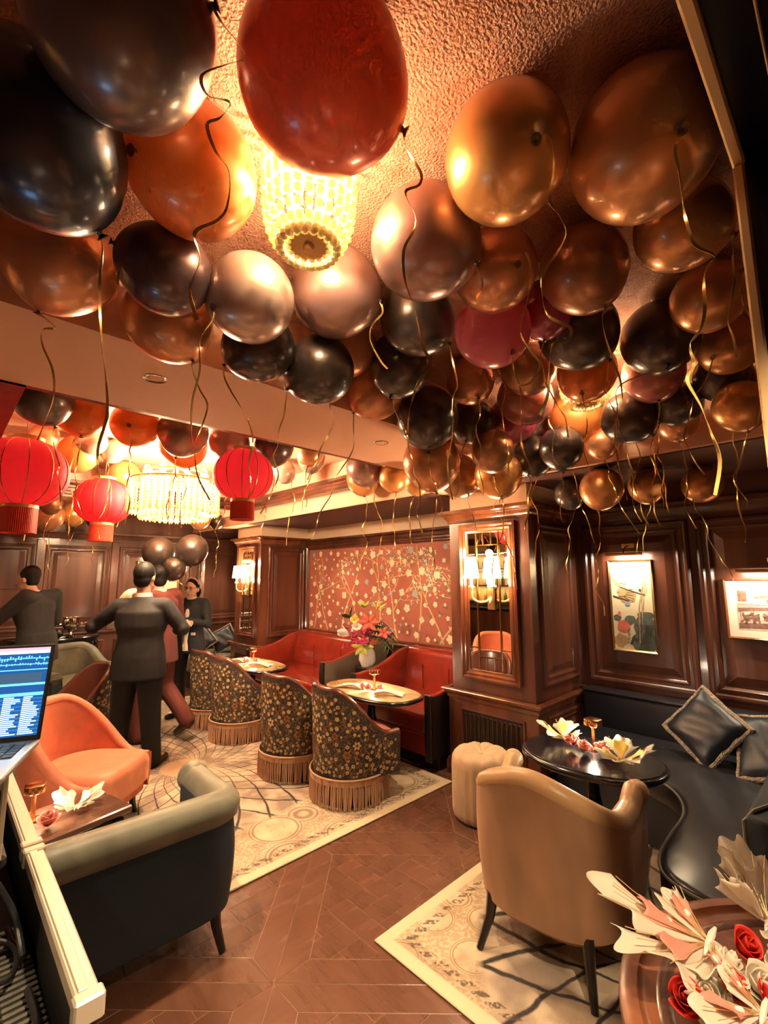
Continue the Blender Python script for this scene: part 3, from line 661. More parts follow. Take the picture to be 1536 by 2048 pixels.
for sy in (-1, 1):
    leg(t, -.20, .2 * sy, -.27, .235 * sy, .22); leg(t, .20, .22 * sy, .24, .25 * sy, .22)
    MB().ball((.262, .300 * sy, .617), .052, 14, 10, (1, 1, 1)).build('arm_knob', M_BEIGE2, t, smooth=80)
MB().tube([(x * 1.045, y * 1.045, top(i / 44) - .052) for i, (x, y) in enumerate(pl)], .006, 6).build('piping', M_BEIGE2, t)

# dark teal armchair front left, rolled sage top
t = thing('armchair', 'dark teal armchair with rolled sage velvet top rail, seen from behind', 'armchair', (.68, 2.315, 0), PI / 2 - .03)
pl = U(.86, .48, .15); top = lambda s: .555 + .03 * (1 - smooth01((abs(s - .5) - .16) / .2))
shell(t, pl, .11, .17, top, .36, M_TEAL, M_TEAL, M_SAGE, flare=.0, rr=.072, roll=.02, rim='rolled_top', bulge=.02)
seat_pad(t, pl, .11, .24, .43, M_SAGE, bev=.05); MB().prism([(x, y) for x, y in U(.82, .45, .14)], .14, .24, bevel=.05, seg=3).build('seat_base', M_TEAL, t, smooth=60)
for sy in (-1, 1):
    leg(t, -.18, .34 * sy, -.235, .36 * sy, .18); leg(t, .18, .34 * sy, .21, .36 * sy, .18)
    MB().lathe([(0, -.02), (.065, -.018), (.074, 0), (.074, .05), (0, .052)], 20, Matrix.Translation((.25, .395 * sy, .560)) @ Matrix.Rotation(PI / 2, 4, 'Y')).build('arm_scroll', M_SAGE, t)

# terracotta slipper chair
t = thing('slipper_chair', 'terracotta velvet slipper chair behind the low coffee table', 'chair', (.80, 3.64, 0), -.80)
pl = U(.62, .56, .30); top = lambda s: .375 + .395 * (1 - smooth01((abs(s - .5) - .08) / .36))
shell(t, pl, .075, .16, top, .34, M_ORANGE, M_ORANGE, M_ORANGE, flare=.07, rr=lambda s: .040 - .022 * smooth01((abs(s - .5) - .34) / .16), bulge=.015)
seat_pad(t, pl, .05, .25, .43, M_ORANGE2, front=.05, bev=.06); MB().prism([(x, y) for x, y in U(.58, .52, .26)], .12, .26, bevel=.05, seg=3).build('seat_base', M_ORANGE, t, smooth=60)
for sx in (-1, 1):
    for sy in (-1, 1): leg(t, .22 * sx, .22 * sy, .24 * sx, .24 * sy, .15)
# dark armchair far left
t = thing('armchair', 'dark grey-green leather armchair behind the laptop screen', 'armchair', (1.26, 6.58, 0), -1.2)
pl = U(.78, .70, .20); top = lambda s: .52 + .22 * (1 - smooth01((abs(s - .5) - .14) / .25))
shell(t, pl, .11, .14, top, .34, M_TEAL, M_SAGE, M_SAGE, flare=.04, rr=.062)
seat_pad(t, pl, .11, .22, .44, M_SAGE, bev=.05); MB().prism([(x, y) for x, y in U(.74, .66, .18)], .12, .24).build('seat_base', M_TEAL, t, smooth=60)
for sx in (-1, 1):
    for sy in (-1, 1): leg(t, .26 * sx, .28 * sy, .28 * sx, .3 * sy, .14)

# cream tufted pouffe
t = thing('pouffe', 'round cream velvet pouffe with a tufted top beside the pillar', 'stool', (2.80, 1.96, 0), 0)
prof = [(.0, .405), (.02, .402), (.05, .418), (.10, .432), (.15, .430), (.18, .415), (.197, .385), (.202, .34), (.202, .06), (.196, .03), (.18, .015), (0, .015)]
P = []
for i in range(80):
    a = 2 * PI * i / 80; f = 1 - .028 * (abs(math.sin(a * 10)) ** 8); P.append([(r * f * math.cos(a), r * f * math.sin(a), z + (.012 * (abs(math.sin(a * 5)) ** .5) - .012) * (1 if .03 < r < .19 and z > .38 else 0)) for r, z in prof])
MB().grid(P, closed_u=True).build('cushion', M_CREAMV, t, smooth=60); MB().ball((0, 0, .404), .012, 10, 6, (1, 1, .5)).build('button', M_CREAMV, t)
MB().lathe([(.17, .006), (.185, .006), (.185, .02), (.17, .02)], 32).build('base', M_BLK, t)
# ------------------------------------------------------------------ banquettes
def banquette(label, y0, y1, wl_, wr_):
    t = thing('banquette', label, 'bench', (0, 0, 0), 0, 'red leather banquettes under the floral mural')
    MB().cbox(3.16, 3.96, y0 + .02, y1 - .02, .007, .12, .004).build('toe_kick', M_BLK, t, smooth=0)
    MB().cbox(3.06, 3.98, y0, y1, .12, .30, .02, 3).build('seat_base', M_REDL, t, smooth=50)
    MB().cbox(3.03, 3.75, y0 + .05, y1 - .05, .30, .455, .035, 4).build('seat_cushion', M_REDL, t, smooth=50)
    # rounded leaning backrest
    P = []
    n = 16
    for i in range(n + 1):
        y = y0 + .03 + (y1 - y0 - .06) * i / n
        P.append([(3.72, y, .42), (3.735, y, .52), (3.76, y, .66), (3.785, y, .78), (3.81, y, .835), (3.86, y, .855), (3.92, y, .84), (3.965, y, .80), (3.97, y, .42)])
    b = MB().grid(P); b.f += [tuple(range(9)), tuple(range(n * 9, n * 9 + 9))]; b.build('backrest', M_REDL, t, smooth=60)
    for k in (1, 2): MB().cbox(3.70, 3.715, y0 + (y1 - y0) * k / 3 - .004, y0 + (y1 - y0) * k / 3 + .004, .46, .70, .003).build('backrest_pleat', M_REDL, t)
    for (ya, yb, hi, out) in ((y0, y0 + .055, wr_, -1), (y1 - .055, y1, wl_, 1)):
        P = spline([(3.05, .0, hi), (3.2, 0, hi + .005), (3.45, 0, hi + .06), (3.7, 0, .82), (3.96, 0, .85)], 5)
        poly = [(p.x, p.z) for p in P] + [(3.96, .12), (3.05, .12)]
        MM = Matrix(((1, 0, 0, 0), (0, 0, 1, 0), (0, 1, 0, 0), (0, 0, 0, 1)))
        MB().prism(poly, ya, yb, MM, bevel=.012, seg=2).build('wing', M_REDL, t, smooth=50)
        yo = ya - .008 if out < 0 else yb + .002
        MB().prism([(x, z - .012) for x, z in poly[:-2]] + [(3.96, .12), (3.05, .12)], yo, yo + .006, MM).build('wing_outer_panel', M_OLIVE if y0 > 4 or out > 0 else M_BLKW, t, smooth=0)
        MB().cbox(3.030, 3.05, ya - .008, yb + .008, .10, hi + .004, .005).build('wing_edge', M_BLKW, t)
    return t
M_OLIVE = mat('taupe_wing_cloth', (.20, .150, .095), .7)
banquette('red leather banquette on the right, between the pouffe pillar and the flowers', 2.612, 3.62, .66, .62)
banquette('red leather banquette on the left, between the flowers and the far pillar', 4.08, 5.738, .66, .70)

# blue wall bench with curved projecting end
t = thing('curved_bench', 'midnight blue leather corner bench with curving seat edge', 'bench', (0, 0, 0))
inner = [(3.30, 1.695), (3.24, 1.45), (3.19, 1.18), (3.10, .97), (2.96, .83), (2.76, .755), (2.50, .745), (2.30, .73), (2.17, .68), (2.11, .58), (2.10, .47), (2.14, .40)]
edge = [(p.x, p.y) for p in spline([(x, y, 0) for x, y in inner], 5)]
seat = edge + [(2.3, .34), (3.2, .34), (3.4, .30), (3.4, -1.0), (3.975, -1.0), (3.975, 1.695)]
MB().prism(seat, .31, .455, bevel=.03, seg=4).build('seat_cushion', M_NAVY, t, smooth=50)
cx_ = [(x + (.04 if i < 60 else 0), y - (.03 if x < 3.1 and y > .45 else 0)) for i, (x, y) in enumerate(edge)] + [(2.3, .36), (3.25, .36), (3.45, .28), (3.45, -.98), (3.97, -.98), (3.97, 1.69)]
MB().prism(cx_, .03, .312).build('seat_base', M_NAVYV, t, smooth=40)
MB().tube([(x, y, .440) for x, y in edge], .006, 6).build('piping', M_SAGE, t)
MB().cbox(3.82, 3.975, -1.0, 1.695, .40, .70, .03, 3).build('backrest', M_NAVYV, t, smooth=50)
MB().cbox(3.815, 3.978, -1.0, 1.697, .695, .712, .006).build('backrest_top', M_NAVY, t, smooth=50)
be = spline([(2.18, .40, 0), (2.16, .33, 0), (2.22, .26, 0), (2.6, .22, 0), (3.36, .20, 0)], 5); bo = [(p.x, p.y) for p in be] + [(3.36, .40), (2.7, .40)]
MB().prism(bo, .02, .745, bevel=.03, seg=3, top_only=True).build('end_backrest', M_TEAL, t, smooth=50)
MB().tube([(2.185, .405, z) for z in (.06, .3, .6, .72)] + [(2.22, .38, .752), (2.4, .31, .755), (3.2, .30, .755)], .007, 6).build('piping', M_SAGE, t)
# far bench with blue cushions
t = thing('upholstered_bench', 'grey leather bench with cushions behind the standing woman', 'bench', (0, 0, 0))
MB().cbox(2.75, 3.98, 6.62, 7.56, .25, .46, .03, 3).build('seat_cushion', M_SAGE, t, smooth=50); MB().cbox(2.80, 3.98, 6.66, 7.56, .007, .25, .01).build('seat_base', M_NAVYV, t)
MB().cbox(2.75, 3.98, 7.42, 7.585, .44, .72, .03, 3).build('backrest', M_NAVYV, t, smooth=50)

def pillow(label, loc, rot, s=.42, thick=.13, m=M_NAVYV, trim=M_FUR, tr=.016, group='blue velvet cushions with fur trim'):
    t = thing('cushion', label, 'cushion', loc, 0, group); t.rotation_euler = rot; n = 14
    for nm in ('cover',):
        P = []
        for sg in (1, -1):
            rows = []
            for i in range(n + 1):
                u = -1 + 2 * i / n; row = []
                for j in range(n + 1):
                    v = -1 + 2 * j / n; k = max(0, (1 - u ** 4) * (1 - v ** 4)) ** .55; pin = 1 - .06 * (1 - abs(u)) * 0
                    wr = .012 * math.sin(9 * u + 5 * v) * k
                    row.append((u * s / 2 * (1 - .05 * (1 - v * v)), v * s / 2 * (1 - .05 * (1 - u * u)), sg * (thick / 2 * k + wr * .6)))
                rows.append(row)
            P.append(rows)
        b = MB(); b.grid(P[0]); b.grid(P[1]); b.build(nm, m, t, smooth=80)
    rim = []
    for k in range(4):
        for j in range(10):
            u = -1 + 2 * j / 10; v = -1; w = (u, v)
            for _ in range(k): w = (-w[1], w[0])
            rim.append((w[0] * s / 2 * (1 - .05 * (1 - w[1] ** 2)), w[1] * s / 2 * (1 - .05 * (1 - w[0] ** 2)), .004 * math.sin(j * 2.1)))
    rd = R_(3); MB().tube(rim, [tr * rd.uniform(.8, 1.2) for _ in rim], 7, closed=True).build('fur_trim', trim, t)
    return t
def face_rot(n, roll):   # local z along n, then spin
    q = Vector(n).to_track_quat('Z', 'Y').to_matrix() @ Matrix.Rotation(roll, 3, 'Z'); return q.to_euler()
pillow('blue velvet cushion with fur trim standing on its corner on the bench', (3.60, .82, .645), face_rot((-.85, .25, .45), PI / 4 + .22), .36)
pillow('blue velvet cushion with fur trim lying at the right edge of the bench', (3.54, .46, .625), face_rot((-.68, .25, .68), .30), .40)
pillow('small blue cushion with pale piping nearest the woman on the far bench', (2.98, 7.05, .66), face_rot((-.6, -.6, .5), .75), .36, .12, tr=.012)
pillow('small blue cushion with pale piping against the far pillar', (3.30, 6.98, .66), face_rot((-.6, -.6, .5), .6), .36, .12, tr=.012)
# ------------------------------------------------------------------ tables and what stands on them
def sup(hx, hy, n=2.8, k=56):
    o = []
    for i in range(k):
        a = 2 * PI * i / k; c, s = math.cos(a), math.sin(a); o.append((hx * math.copysign(abs(c) ** (2 / n), c), hy * math.copysign(abs(s) ** (2 / n), s)))
    return o
def pedestal(label, loc, hx, hy, z, mtop, n=2.8, z0=.018):
    t = thing('pedestal_table', label, 'table', loc, 0, 'pedestal tables')
    MB().prism(sup(hx, hy, n), z - .035, z - .004, bevel=.012, seg=3).build('table_rim', M_BLACKGL, t, smooth=50)
    MB().prism(sup(hx - .022, hy - .022, n), z - .006, z, bevel=.002, seg=1, top_only=True).build('table_top', mtop, t, smooth=30)
    MB().lathe([(.055, z - .035), (.05, z - .08), (.032, z - .12), (.036, z - .2), (.05, z - .27), (.04, z - .36), (.034, .12), (.05, .07), (.06, .05)], 20).build('column', M_BLACKGL, t)
    MB().lathe([(0, z0), (.20, z0), (.21, z0 + .008), (.20, z0 + .02), (.08, z0 + .035), (.055, .06), (0, .06)], 32).build('base', M_BLACKGL, t); return t
ZT = .64
pedestal('oval black table with butterflies beside the blue bench', (2.66, 1.15, 0), .29, .37, ZT, M_BLACKGL, 2.2)
pedestal('golden marble table before the near red banquette', (2.80, 3.07, 0), .27, .50, ZT, M_MARBLE)
pedestal('golden marble table before the far red banquette', (2.66, 4.88, 0), .27, .50, ZT, M_MARBLE)

def brass_lamp(label, x, y, z, w=2.2, h=.165):
    t = thing('table_lamp', label, 'lamp', (x, y, z), .6, 'cordless brass table lamps')
    MB().lathe([(0, 0), (.034, 0), (.036, .004), (.034, .012), (.012, .016), (0, .016)], 20).build('base', M_BRASS, t)
    MB().lathe([(.011, .014), (.010, h - .04), (.012, h - .03), (0, h - .03)], 12).build('stem', M_BRASS, t)
    P = []
    for k in range(48):
        a = 2 * PI * k / 48; r = .040 + .008 * abs(math.cos(2 * a)); P.append((r * math.cos(a), r * math.sin(a)))
    MB().prism(P, h - .035, h, bevel=.004, seg=2).build('lamp_head', M_BRASS, t, smooth=40)
    MB().lathe([(0, h - .037), (.026, h - .037), (.026, h - .0355), (0, h - .0355)], 16).build('diffuser', M_BULB, t)
    lamp((x, y, z + h - .052), w, .018, SOFT).data.energy = w
    return t
brass_lamp('brass cordless lamp among pink roses on the oval black table', 2.735, 1.16, ZT, 6.)
brass_lamp('brass cordless lamp on the near marble table', 2.80, 3.03, ZT, 8.)
brass_lamp('brass cordless lamp on the far marble table', 2.68, 4.90, ZT, 8.)

def rose_mesh(r, seed):
    rd = R_(seed); b = MB()
    for k in range(11):
        lay = k / 10; a0 = k * 2.4; op = .25 + .75 * lay; pr = r * (.28 + .72 * lay); P = []
        for i in range(7):
            u = -1 + i / 3; row = []
            for j in range(6):
                v = j / 5; rad = pr * (.25 + .75 * math.sin(v * 1.9) ** .9) * (.55 + .45 * op); curl = .18 * r * max(0, v - .7) * 3 * lay
                a = a0 + u * (1.25 - .35 * v * lay); row.append(((rad + curl) * math.cos(a), (rad + curl) * math.sin(a), r * (-.55 + 1.35 * v * (1.15 - .42 * lay)) - abs(u) ** 3 * .25 * r * v - curl * .8))
            P.append(row)
        b.grid(P)
    return b
def rose(label, loc, r, m, seed, tilt=(0, 0, 0), group='roses among the butterflies'):
    t = thing('rose', label, 'rose', loc, 0, group); t.rotation_euler = tilt
    o = rose_mesh(r, seed).build('petals', m, t, smooth=80)
    so = o.modifiers.new('t', 'SOLIDIFY'); so.thickness = r * .035
    MB().lathe([(0, -.62 * r), (.35 * r, -.55 * r), (.3 * r, -.25 * r), (0, -.25 * r)], 10).build('calyx', M_LEAF, t); return t
def wing_mesh(L, A, seed, scal=3.4, ruf=.07):
    """one fan-shaped wing opening along +x from its root, scalloped along the outer edge and ruffled"""
    P = []; nu, nv = 10, 40
    for i in range(nu + 1):
        u = i / nu; row = []
        for j in range(nv + 1):
            v = -1 + 2 * j / nv; R0 = L * (1 - .22 * v * v + .10 * math.sin(2.3 * v + seed)) * (1 + .075 * u ** 3 * math.cos(scal * PI * v + seed)); a = A * v * (.35 + .65 * u ** .6)
            rr = R0 * (.04 + .96 * u); row.append((rr * math.cos(a), rr * math.sin(a), L * (.10 * u * u + ruf * u * u * math.sin(scal * 1.6 * v + seed * 1.7) - .10 * u * v * v)))
        P.append(row)
    return MB().grid(P)
def butterfly(label, loc, rot, s, seed, m=M_PETW, m2=M_PETP, group='white butterfly decorations', wings=None, pearls=6):
    t = thing('butterfly_decoration', label, 'butterfly', loc, 0, group); t.rotation_euler = rot
    wings = wings or ((.85, 1., .62, .45), (-.85, 1., .62, .45), (2.2, .70, .6, .3), (-2.2, .70, .6, .3))
    for k, (a, l, A, el) in enumerate(wings):
        o = wing_mesh(l * s, A, seed + k).build('wing', m, t, smooth=80); o.rotation_euler = Euler((0, -el, a)); o.modifiers.new('t', 'SOLIDIFY').thickness = .0014
        o2 = wing_mesh(l * s * .60, A * .8, seed + k + 9, 2.6).build('inner_wing', m2, o, smooth=80); o2.location = (.10 * s, 0, .02 * s); o2.rotation_euler = (0, -.12, 0); o2.modifiers.new('t', 'SOLIDIFY').thickness = .0012
        for q in (-.62, -.22, .2, .6):
            MB().tube([(l * s * u * .9 * math.cos(q * A * (.35 + .65 * u ** .6)), l * s * u * .9 * math.sin(q * A * (.35 + .65 * u ** .6)), l * s * .10 * u * u + .006 + .012 * s) for u in (.08, .3, .55, .8, 1.)], .0028 * s + .0004, 5).build('vein', M_GOLD, o)
    MB().tube([(-.22 * s, 0, .03 * s), (-.08 * s, 0, .05 * s), (.08 * s, 0, .06 * s), (.24 * s, 0, .05 * s)], [.012 * s, .03 * s, .034 * s, .014 * s], 8).build('body', M_WHITE, t)
    rd = R_(seed)
    for k in range(pearls):
        a, l, A, el = wings[k % len(wings)]; q = s * l * rd.uniform(.3, .6); MB().ball((q * math.cos(a) * math.cos(el), q * math.sin(a) * math.cos(el), q * math.sin(el) + .05 * s), .035 * s, 10, 7).build('pearl', M_WHITE, t)
    return t
# oval black table: roses in front of the lamp, two butterflies
for k, (x, y, dz, m) in enumerate(((2.66, 1.26, .045, M_ROSEP), (2.62, 1.17, .04, M_PETP), (2.66, 1.085, .045, M_ROSEP))):
    rose(['coral pink rose left of the lamp foot on the oval table', 'blush pink rose in front of the lamp foot on the oval table', 'coral pink rose right of the lamp foot on the oval table'][k], (x, y, ZT + dz), .042, m, k, (.1, -.3, k))
butterfly('white butterfly at the left end of the oval black table', (2.72, 1.33, ZT + .022), (0, 0, 1.2), .15, 3, M_PETW, M_YEL)
butterfly('white butterfly at the right end of the oval black table', (2.60, .97, ZT + .022), (0, 0, -.5), .17, 5, M_PETW, M_YEL)
# marble tables: pale roses and folded napkins
def napkin(label, loc, rz, l=.24, w=.07):
    P = []
    for i in range(13):
        u = i / 12; row = []
        for j in range(9):
            v = -1 + j / 4; row.append((l * (u - .5), w * v * (.25 + .75 * abs(u - .35) * 1.5), .014 + .012 * math.cos(v * 6) * (1 - u * .5) + .012 * math.sin(u * 4)))
        P.append(row)
    o = MB().grid(P).build('napkin', M_WHITE); o.modifiers.new('t', 'SOLIDIFY').thickness = .004; o.location = loc; o.rotation_euler = (0, 0, rz)
    return tag(o, label, 'napkin', 'white napkins on the marble tables')
for (tx, ty, nm) in ((2.80, 3.03, 'near'), (2.68, 4.90, 'far')):
    for k, (dx, dy) in enumerate(((-.055, .075), (-.085, -.01), (-.02, -.085))):
        rose(f'{["pale pink rose left of", "small blush rose in front of", "pale rose right of"][k]} the lamp on the {nm} marble table', (tx + dx, ty + dy, ZT + .036), .034, M_ROSEP if k != 1 else M_PETP, k + 4, (.1, -.4, k), 'roses on the marble tables')
    napkin(f'white folded napkin at the window-side end of the {nm} marble table', (tx - .04, ty - .22, ZT + .004), -1.0); napkin(f'white folded napkin at the pillar-side end of the {nm} marble table', (tx - .10, ty + .20, ZT + .004), 1.9)
# low dark coffee table front left
t = thing('coffee_table', 'low dark wooden coffee table between the teal and terracotta chairs', 'table', (.84, 2.72, 0), .24)
MB().cbox(-.72, 0, 0, .36, .42, .455, .006).build('table_top', M_DARKW, t); MB().cbox(-.68, -.04, .04, .32, .36, .42, .004).build('apron', M_BLKW, t)
for x in (-.67, -.05):
    for y in (.05, .31): MB().cbox(x - .025, x + .025, y - .025, y + .025, .018, .40, .004).build('leg', M_BLKW, t)
MB().cbox(-.67, -.05, .04, .32, .10, .125, .004).build('lower_shelf', M_BLKW, t)
brass_lamp('brass cordless lamp on the low coffee table, half hidden by the metal rail', .445, 2.87, .455, 3.0)
rose('pale pink rose beside the lamp on the low coffee table', (.485, 2.74, .495), .045, M_ROSEP, 12, (.2, -.2, .4)); butterfly('white butterfly on the low coffee table', (.61, 2.83, .472), (0, 0, 1.2), .13, 8, M_PETW, M_WHITE)
# round reddish table bottom right with big butterflies and red roses
t = thing('round_table', 'round reddish-brown table with raised rim at the bottom right', 'table', (1.64, .02, 0))
MB().lathe([(0, .470), (.545, .470), (.585, .478), (.60, .492), (.598, .508), (.58, .516), (.555, .514), (.545, .503), (.53, .500), (0, .500)], 72).build('table_top', M_REDW, t, smooth=40)
MB().lathe([(.475, .500), (.485, .5035), (.50, .5035), (.51, .500)], 72).build('inlay_ring', M_DARKW, t)
for k in range(4): MB().box(-.0015, .0015, 0.0, .53, .4999, .5006, Matrix.Rotation(PI / 2 * k + .75, 4, 'Z')).build('joint_line', M_BLKW, t, smooth=0)
MB().lathe([(.07, .47), (.05, .40), (.045, .15), (.09, .05), (.26, .03), (.27, .019), (0, .019)], 32).build('pedestal', M_BLKW, t)
BG = 'large butterfly decorations'
butterfly('large white butterfly spreading its wings over the left of the round table', (1.60, .40, .610), (0, 0, 0), .27, 21, M_PETW, M_PETP, BG, ((1.95, 1., .42, .22), (2.75, 1., .44, .12), (3.5, .62, .5, .1), (1.25, .55, .5, .5)), 9)
butterfly('large white butterfly rising at the right edge of the round table', (1.80, .30, .615), (0, 0, 0), .24, 24, M_PETW, M_PETW, BG, ((1.9, .9, .45, 1.0), (2.7, .9, .45, .7), (.6, .8, .5, .8), (3.6, .6, .5, .3)), 5)
butterfly('large pale butterfly lowest in the bouquet on the round table', (1.46, .27, .600), (0, 0, 0), .21, 31, M_PETW, M_PETP, BG, ((2.5, .9, .5, .15), (3.3, 1., .5, .0), (4.1, .9, .5, .1), (1.6, .5, .5, .6)), 6)
for k, (x, y, z, lab) in enumerate(((1.400, .415, .590, 'scarlet rose under the left butterfly wing on the round table'), (1.625, .325, .635, 'scarlet rose highest in the butterfly bouquet'), (1.50, .335, .605, 'scarlet rose half hidden at the centre of the butterfly bouquet'), (1.52, .255, .60, 'scarlet rose at the lower right of the butterfly bouquet'))):
    rose(lab, (x, y, z), .040, M_ROSER, 20 + k, (0, -.75, .6 + .5 * k))
for k, (x, y, z) in enumerate(((1.46, .375, .58), (1.56, .29, .60), (1.57, .36, .60), (1.43, .335, .57), (1.47, .205, .59), (1.66, .25, .62))):
    rose(['cream rose between the two left scarlet roses of the bouquet', 'cream rose right of the bouquet centre', 'cream rose behind the bouquet centre', 'cream rose lowest at the front of the bouquet', 'cream rose at the bottom edge of the picture', 'cream rose at the far right of the bouquet'][k], (x, y, z), .044, M_PETW, 40 + k, (0, -.7, k))
MB().lathe([(.05, .0), (.09, .02), (.10, .05), (.08, .07), (0, .07)], 28, Matrix.Translation((1.53, .32, .501)), 1.3, 1.3).build('flower_dish', M_WHITE)
tag(D.objects['flower_dish'], 'shallow white dish holding the rose bouquet', 'dish')

# flower arrangement between the banquettes
fa = thing('flower_arrangement', 'tall bouquet of lilies, orchids and fern between the red banquettes', 'flowers', (3.46, 3.86, 0)); fa.scale = (1.15, 1.3, 1.03)
MB().lathe([(0, .007), (.11, .007), (.11, .62), (0, .62)], 24).build('stand', M_BLKW, fa)
MB().lathe([(0, .62), (.05, .62), (.075, .68), (.07, .76), (.05, .80), (.055, .815), (.045, .815), (.04, .79), (0, .79)], 24).build('vase', M_WHITE, fa)
rd = R_(5)
def petal_flower(c, n, l, w, m, nm, aim=(-.6, -.6, .4), cup=.3):
    q = Vector(aim).to_track_quat('Z', 'Y').to_matrix().to_4x4(); b = MB()
    for k in range(n):
        a = 2 * PI * k / n; M2 = Matrix.Translation(c) @ q @ Matrix.Rotation(a, 4, 'Z') @ Matrix.Rotation(-cup, 4, 'Y')
        P = [[(l * u, w * math.sin(PI * min(1, u * .92 + .04)) * v, .2 * l * u * (1 - u)) for v in (-.5, 0, .5)] for u in (0, .2, .4, .6, .8, 1)]
        b.grid(P, M=M2)
    o = b.build(nm, m, fa, smooth=80); o.modifiers.new('t', 'SOLIDIFY').thickness = .002; return o
petal_flower((-.10, .03, 1.02), 8, .075, .06, M_WHITE, 'white_bloom', cup=.9); petal_flower((-.10, .06, 1.09), 7, .06, .05, M_YEL, 'yellow_bloom', cup=.8)
petal_flower((-.08, -.10, 1.08), 6, .11, .05, M_CORAL, 'coral_lily', cup=.25); petal_flower((-.09, .13, .93), 3, .13, .09, M_WHITE, 'calla_lily', (-.3, .5, .3), 1.1); petal_flower((-.02, -.22, .98), 5, .07, .04, M_CORAL, 'coral_lily', cup=.4)
petal_flower((-.02, .02, 1.22), 7, .09, .03, M_LEAFL, 'lime_spray', (-.2, -.2, 1), .7); petal_flower((-.02, -.14, 1.20), 5, .11, .022, M_YEL, 'yellow_spike', (-.1, -.6, 1), .9)
for k in range(16): petal_flower((rd.uniform(-.13, -.04), rd.uniform(-.10, .06), rd.uniform(.84, 1.0)), 5, .038, .03, M_MAG, 'orchid', (-.7, -.4, rd.uniform(0, .5)), .3)
for k in range(8): petal_flower((rd.uniform(-.08, -.02), rd.uniform(.13, .23), rd.uniform(.78, 1.0)), 5, .032, .024, M_MAG, 'orchid', (-.7, .3, .2), .3)
petal_flower((-.10, -.05, .84), 6, .11, .05, M_LEAFL, 'lime_leaf', (-.8, -.3, .2), .2); petal_flower((-.02, .20, 1.10), 4, .12, .05, M_LEAF, 'leaf', (-.3, .6, .6), .6)
for f_ in range(4):
    b = MB(); a0 = -1.9 + .34 * f_; Ld = .34 - .03 * f_
    ax = [Vector((math.cos(a0) * Ld * u * .6, math.sin(a0) * Ld * u, .92 + .10 * f_ * .5 + .15 * u - .22 * u * u)) for u in [i / 10 for i in range(11)]]
    b.tube(ax, .003, 5)
    for i in range(1, 11):
        for sg in (-1, 1):
            d = (ax[i] - ax[i - 1]).normalized(); sd = d.cross(Vector((0, 0, 1))).normalized() * sg; l = .11 * (1 - .55 * i / 10); p = ax[i]
            b.add([p - d * .006, p + sd * l * .5 + d * .025 + Vector((0, 0, -.01)), p + sd * l + d * .04 + Vector((0, 0, -.04)), p + sd * l * .5 + d * .005 + Vector((0, 0, -.012))], [(0, 1, 2, 3)])
    o = b.build('fern_frond', M_LEAF, fa); o.modifiers.new('t', 'SOLIDIFY').thickness = .0015

# ------------------------------------------------------------------ floral mural and paintings (flat prints built as thin layers)
M_MURAL = mat('terracotta_mural_ground', (.40, .125, .085), .7, var=.12, vscale=3); M_BRANCH = mat('mural_gold_branch', (.62, .42, .20), .7); M_BLOOM = mat('mural_cream_bloom', (.80, .68, .48), .7); M_MLEAF = mat('mural_grey_leaf', (.15, .17, .13), .7); M_BLOOM2 = mat('mural_blue_bloom', (.34, .38, .40), .7)
mu = thing('floral_mural', 'terracotta mural painted with cream flowering branches', 'mural', (XW, 0, 0))
MU = plane_M((0, 0, 0), (0, -1, 0), (-1, 0, 0)); a0, a1, b0, b1 = -5.75, -2.61, .85, 1.98
MB().box(a0, a1, b0, b1, .006, .018, MU).build('ground', M_MURAL, mu, smooth=0)
rd = R_(11); br, bl, lf, b2 = MB(), MB(), MB(), MB()
def blob2(b, u, v, r, n, w, z=.0198):
    z += len(b.f) * 6e-6; pts = []; k = n * 6; ph = rd.uniform(0, 6)
    for i in range(k):
        a = 2 * PI * i / k; rr = r * (1 - w + w * abs(math.cos(a * n / 2 + ph))); pts.append((u + rr * math.cos(a), v + rr * math.sin(a), z))
    b.add(pts, [tuple(range(k))], MU)
def leaf2(b, u, v, l, a, z=.0190):
    z += len(b.f) * 3e-6; c, s = math.cos(a), math.sin(a); P = [(0, 0), (.35, .22), (.7, .2), (1, 0), (.7, -.2), (.35, -.22)]
    b.add([(u + l * (x * c - y * s), v + l * (x * s + y * c), z) for x, y in P], [(0, 1, 2, 3, 4, 5)], MU)
def inside(u, v, m=.03): return a0 + m < u < a1 - m and b0 + m < v < b1 - m
def branch(u, v, ang, l, w, depth):
    n = 9; P = [(u, v)]
    for i in range(n):
        ang += rd.uniform(-.20, .20); u += math.cos(ang) * l / n; v += math.sin(ang) * l / n
        if not inside(u, v, .015): break
        P.append((u, v))
        if depth < 3 and i > 1 and rd.random() < .30: branch(u, v, ang + rd.choice((-1, 1)) * rd.uniform(.5, 1.0), l * rd.uniform(.45, .65), w * .6, depth + 1)
        if rd.random() < .55 and inside(u, v, .05):
            o = rd.uniform(.02, .05); t_ = ang + rd.choice((-1, 1)) * 1.3; (leaf2)(lf if rd.random() < .5 else bl, u, v, rd.uniform(.025, .04), t_)
    if len(P) < 2: return
    vs = []
    for i, (x, y) in enumerate(P):
        x2, y2 = P[min(i + 1, len(P) - 1)]; x1, y1 = P[max(0, i - 1)]; d = math.hypot(x2 - x1, y2 - y1) or 1; nx, ny = -(y2 - y1) / d, (x2 - x1) / d; ww = w * (1 - .7 * i / len(P)) / 2
        zb = .0181 + len(br.f) * 1e-6; vs += [(x + nx * ww, y + ny * ww, zb), (x - nx * ww, y - ny * ww, zb)]
    br.add(vs, [(2 * i, 2 * i + 1, 2 * i + 3, 2 * i + 2) for i in range(len(P) - 1)], MU)
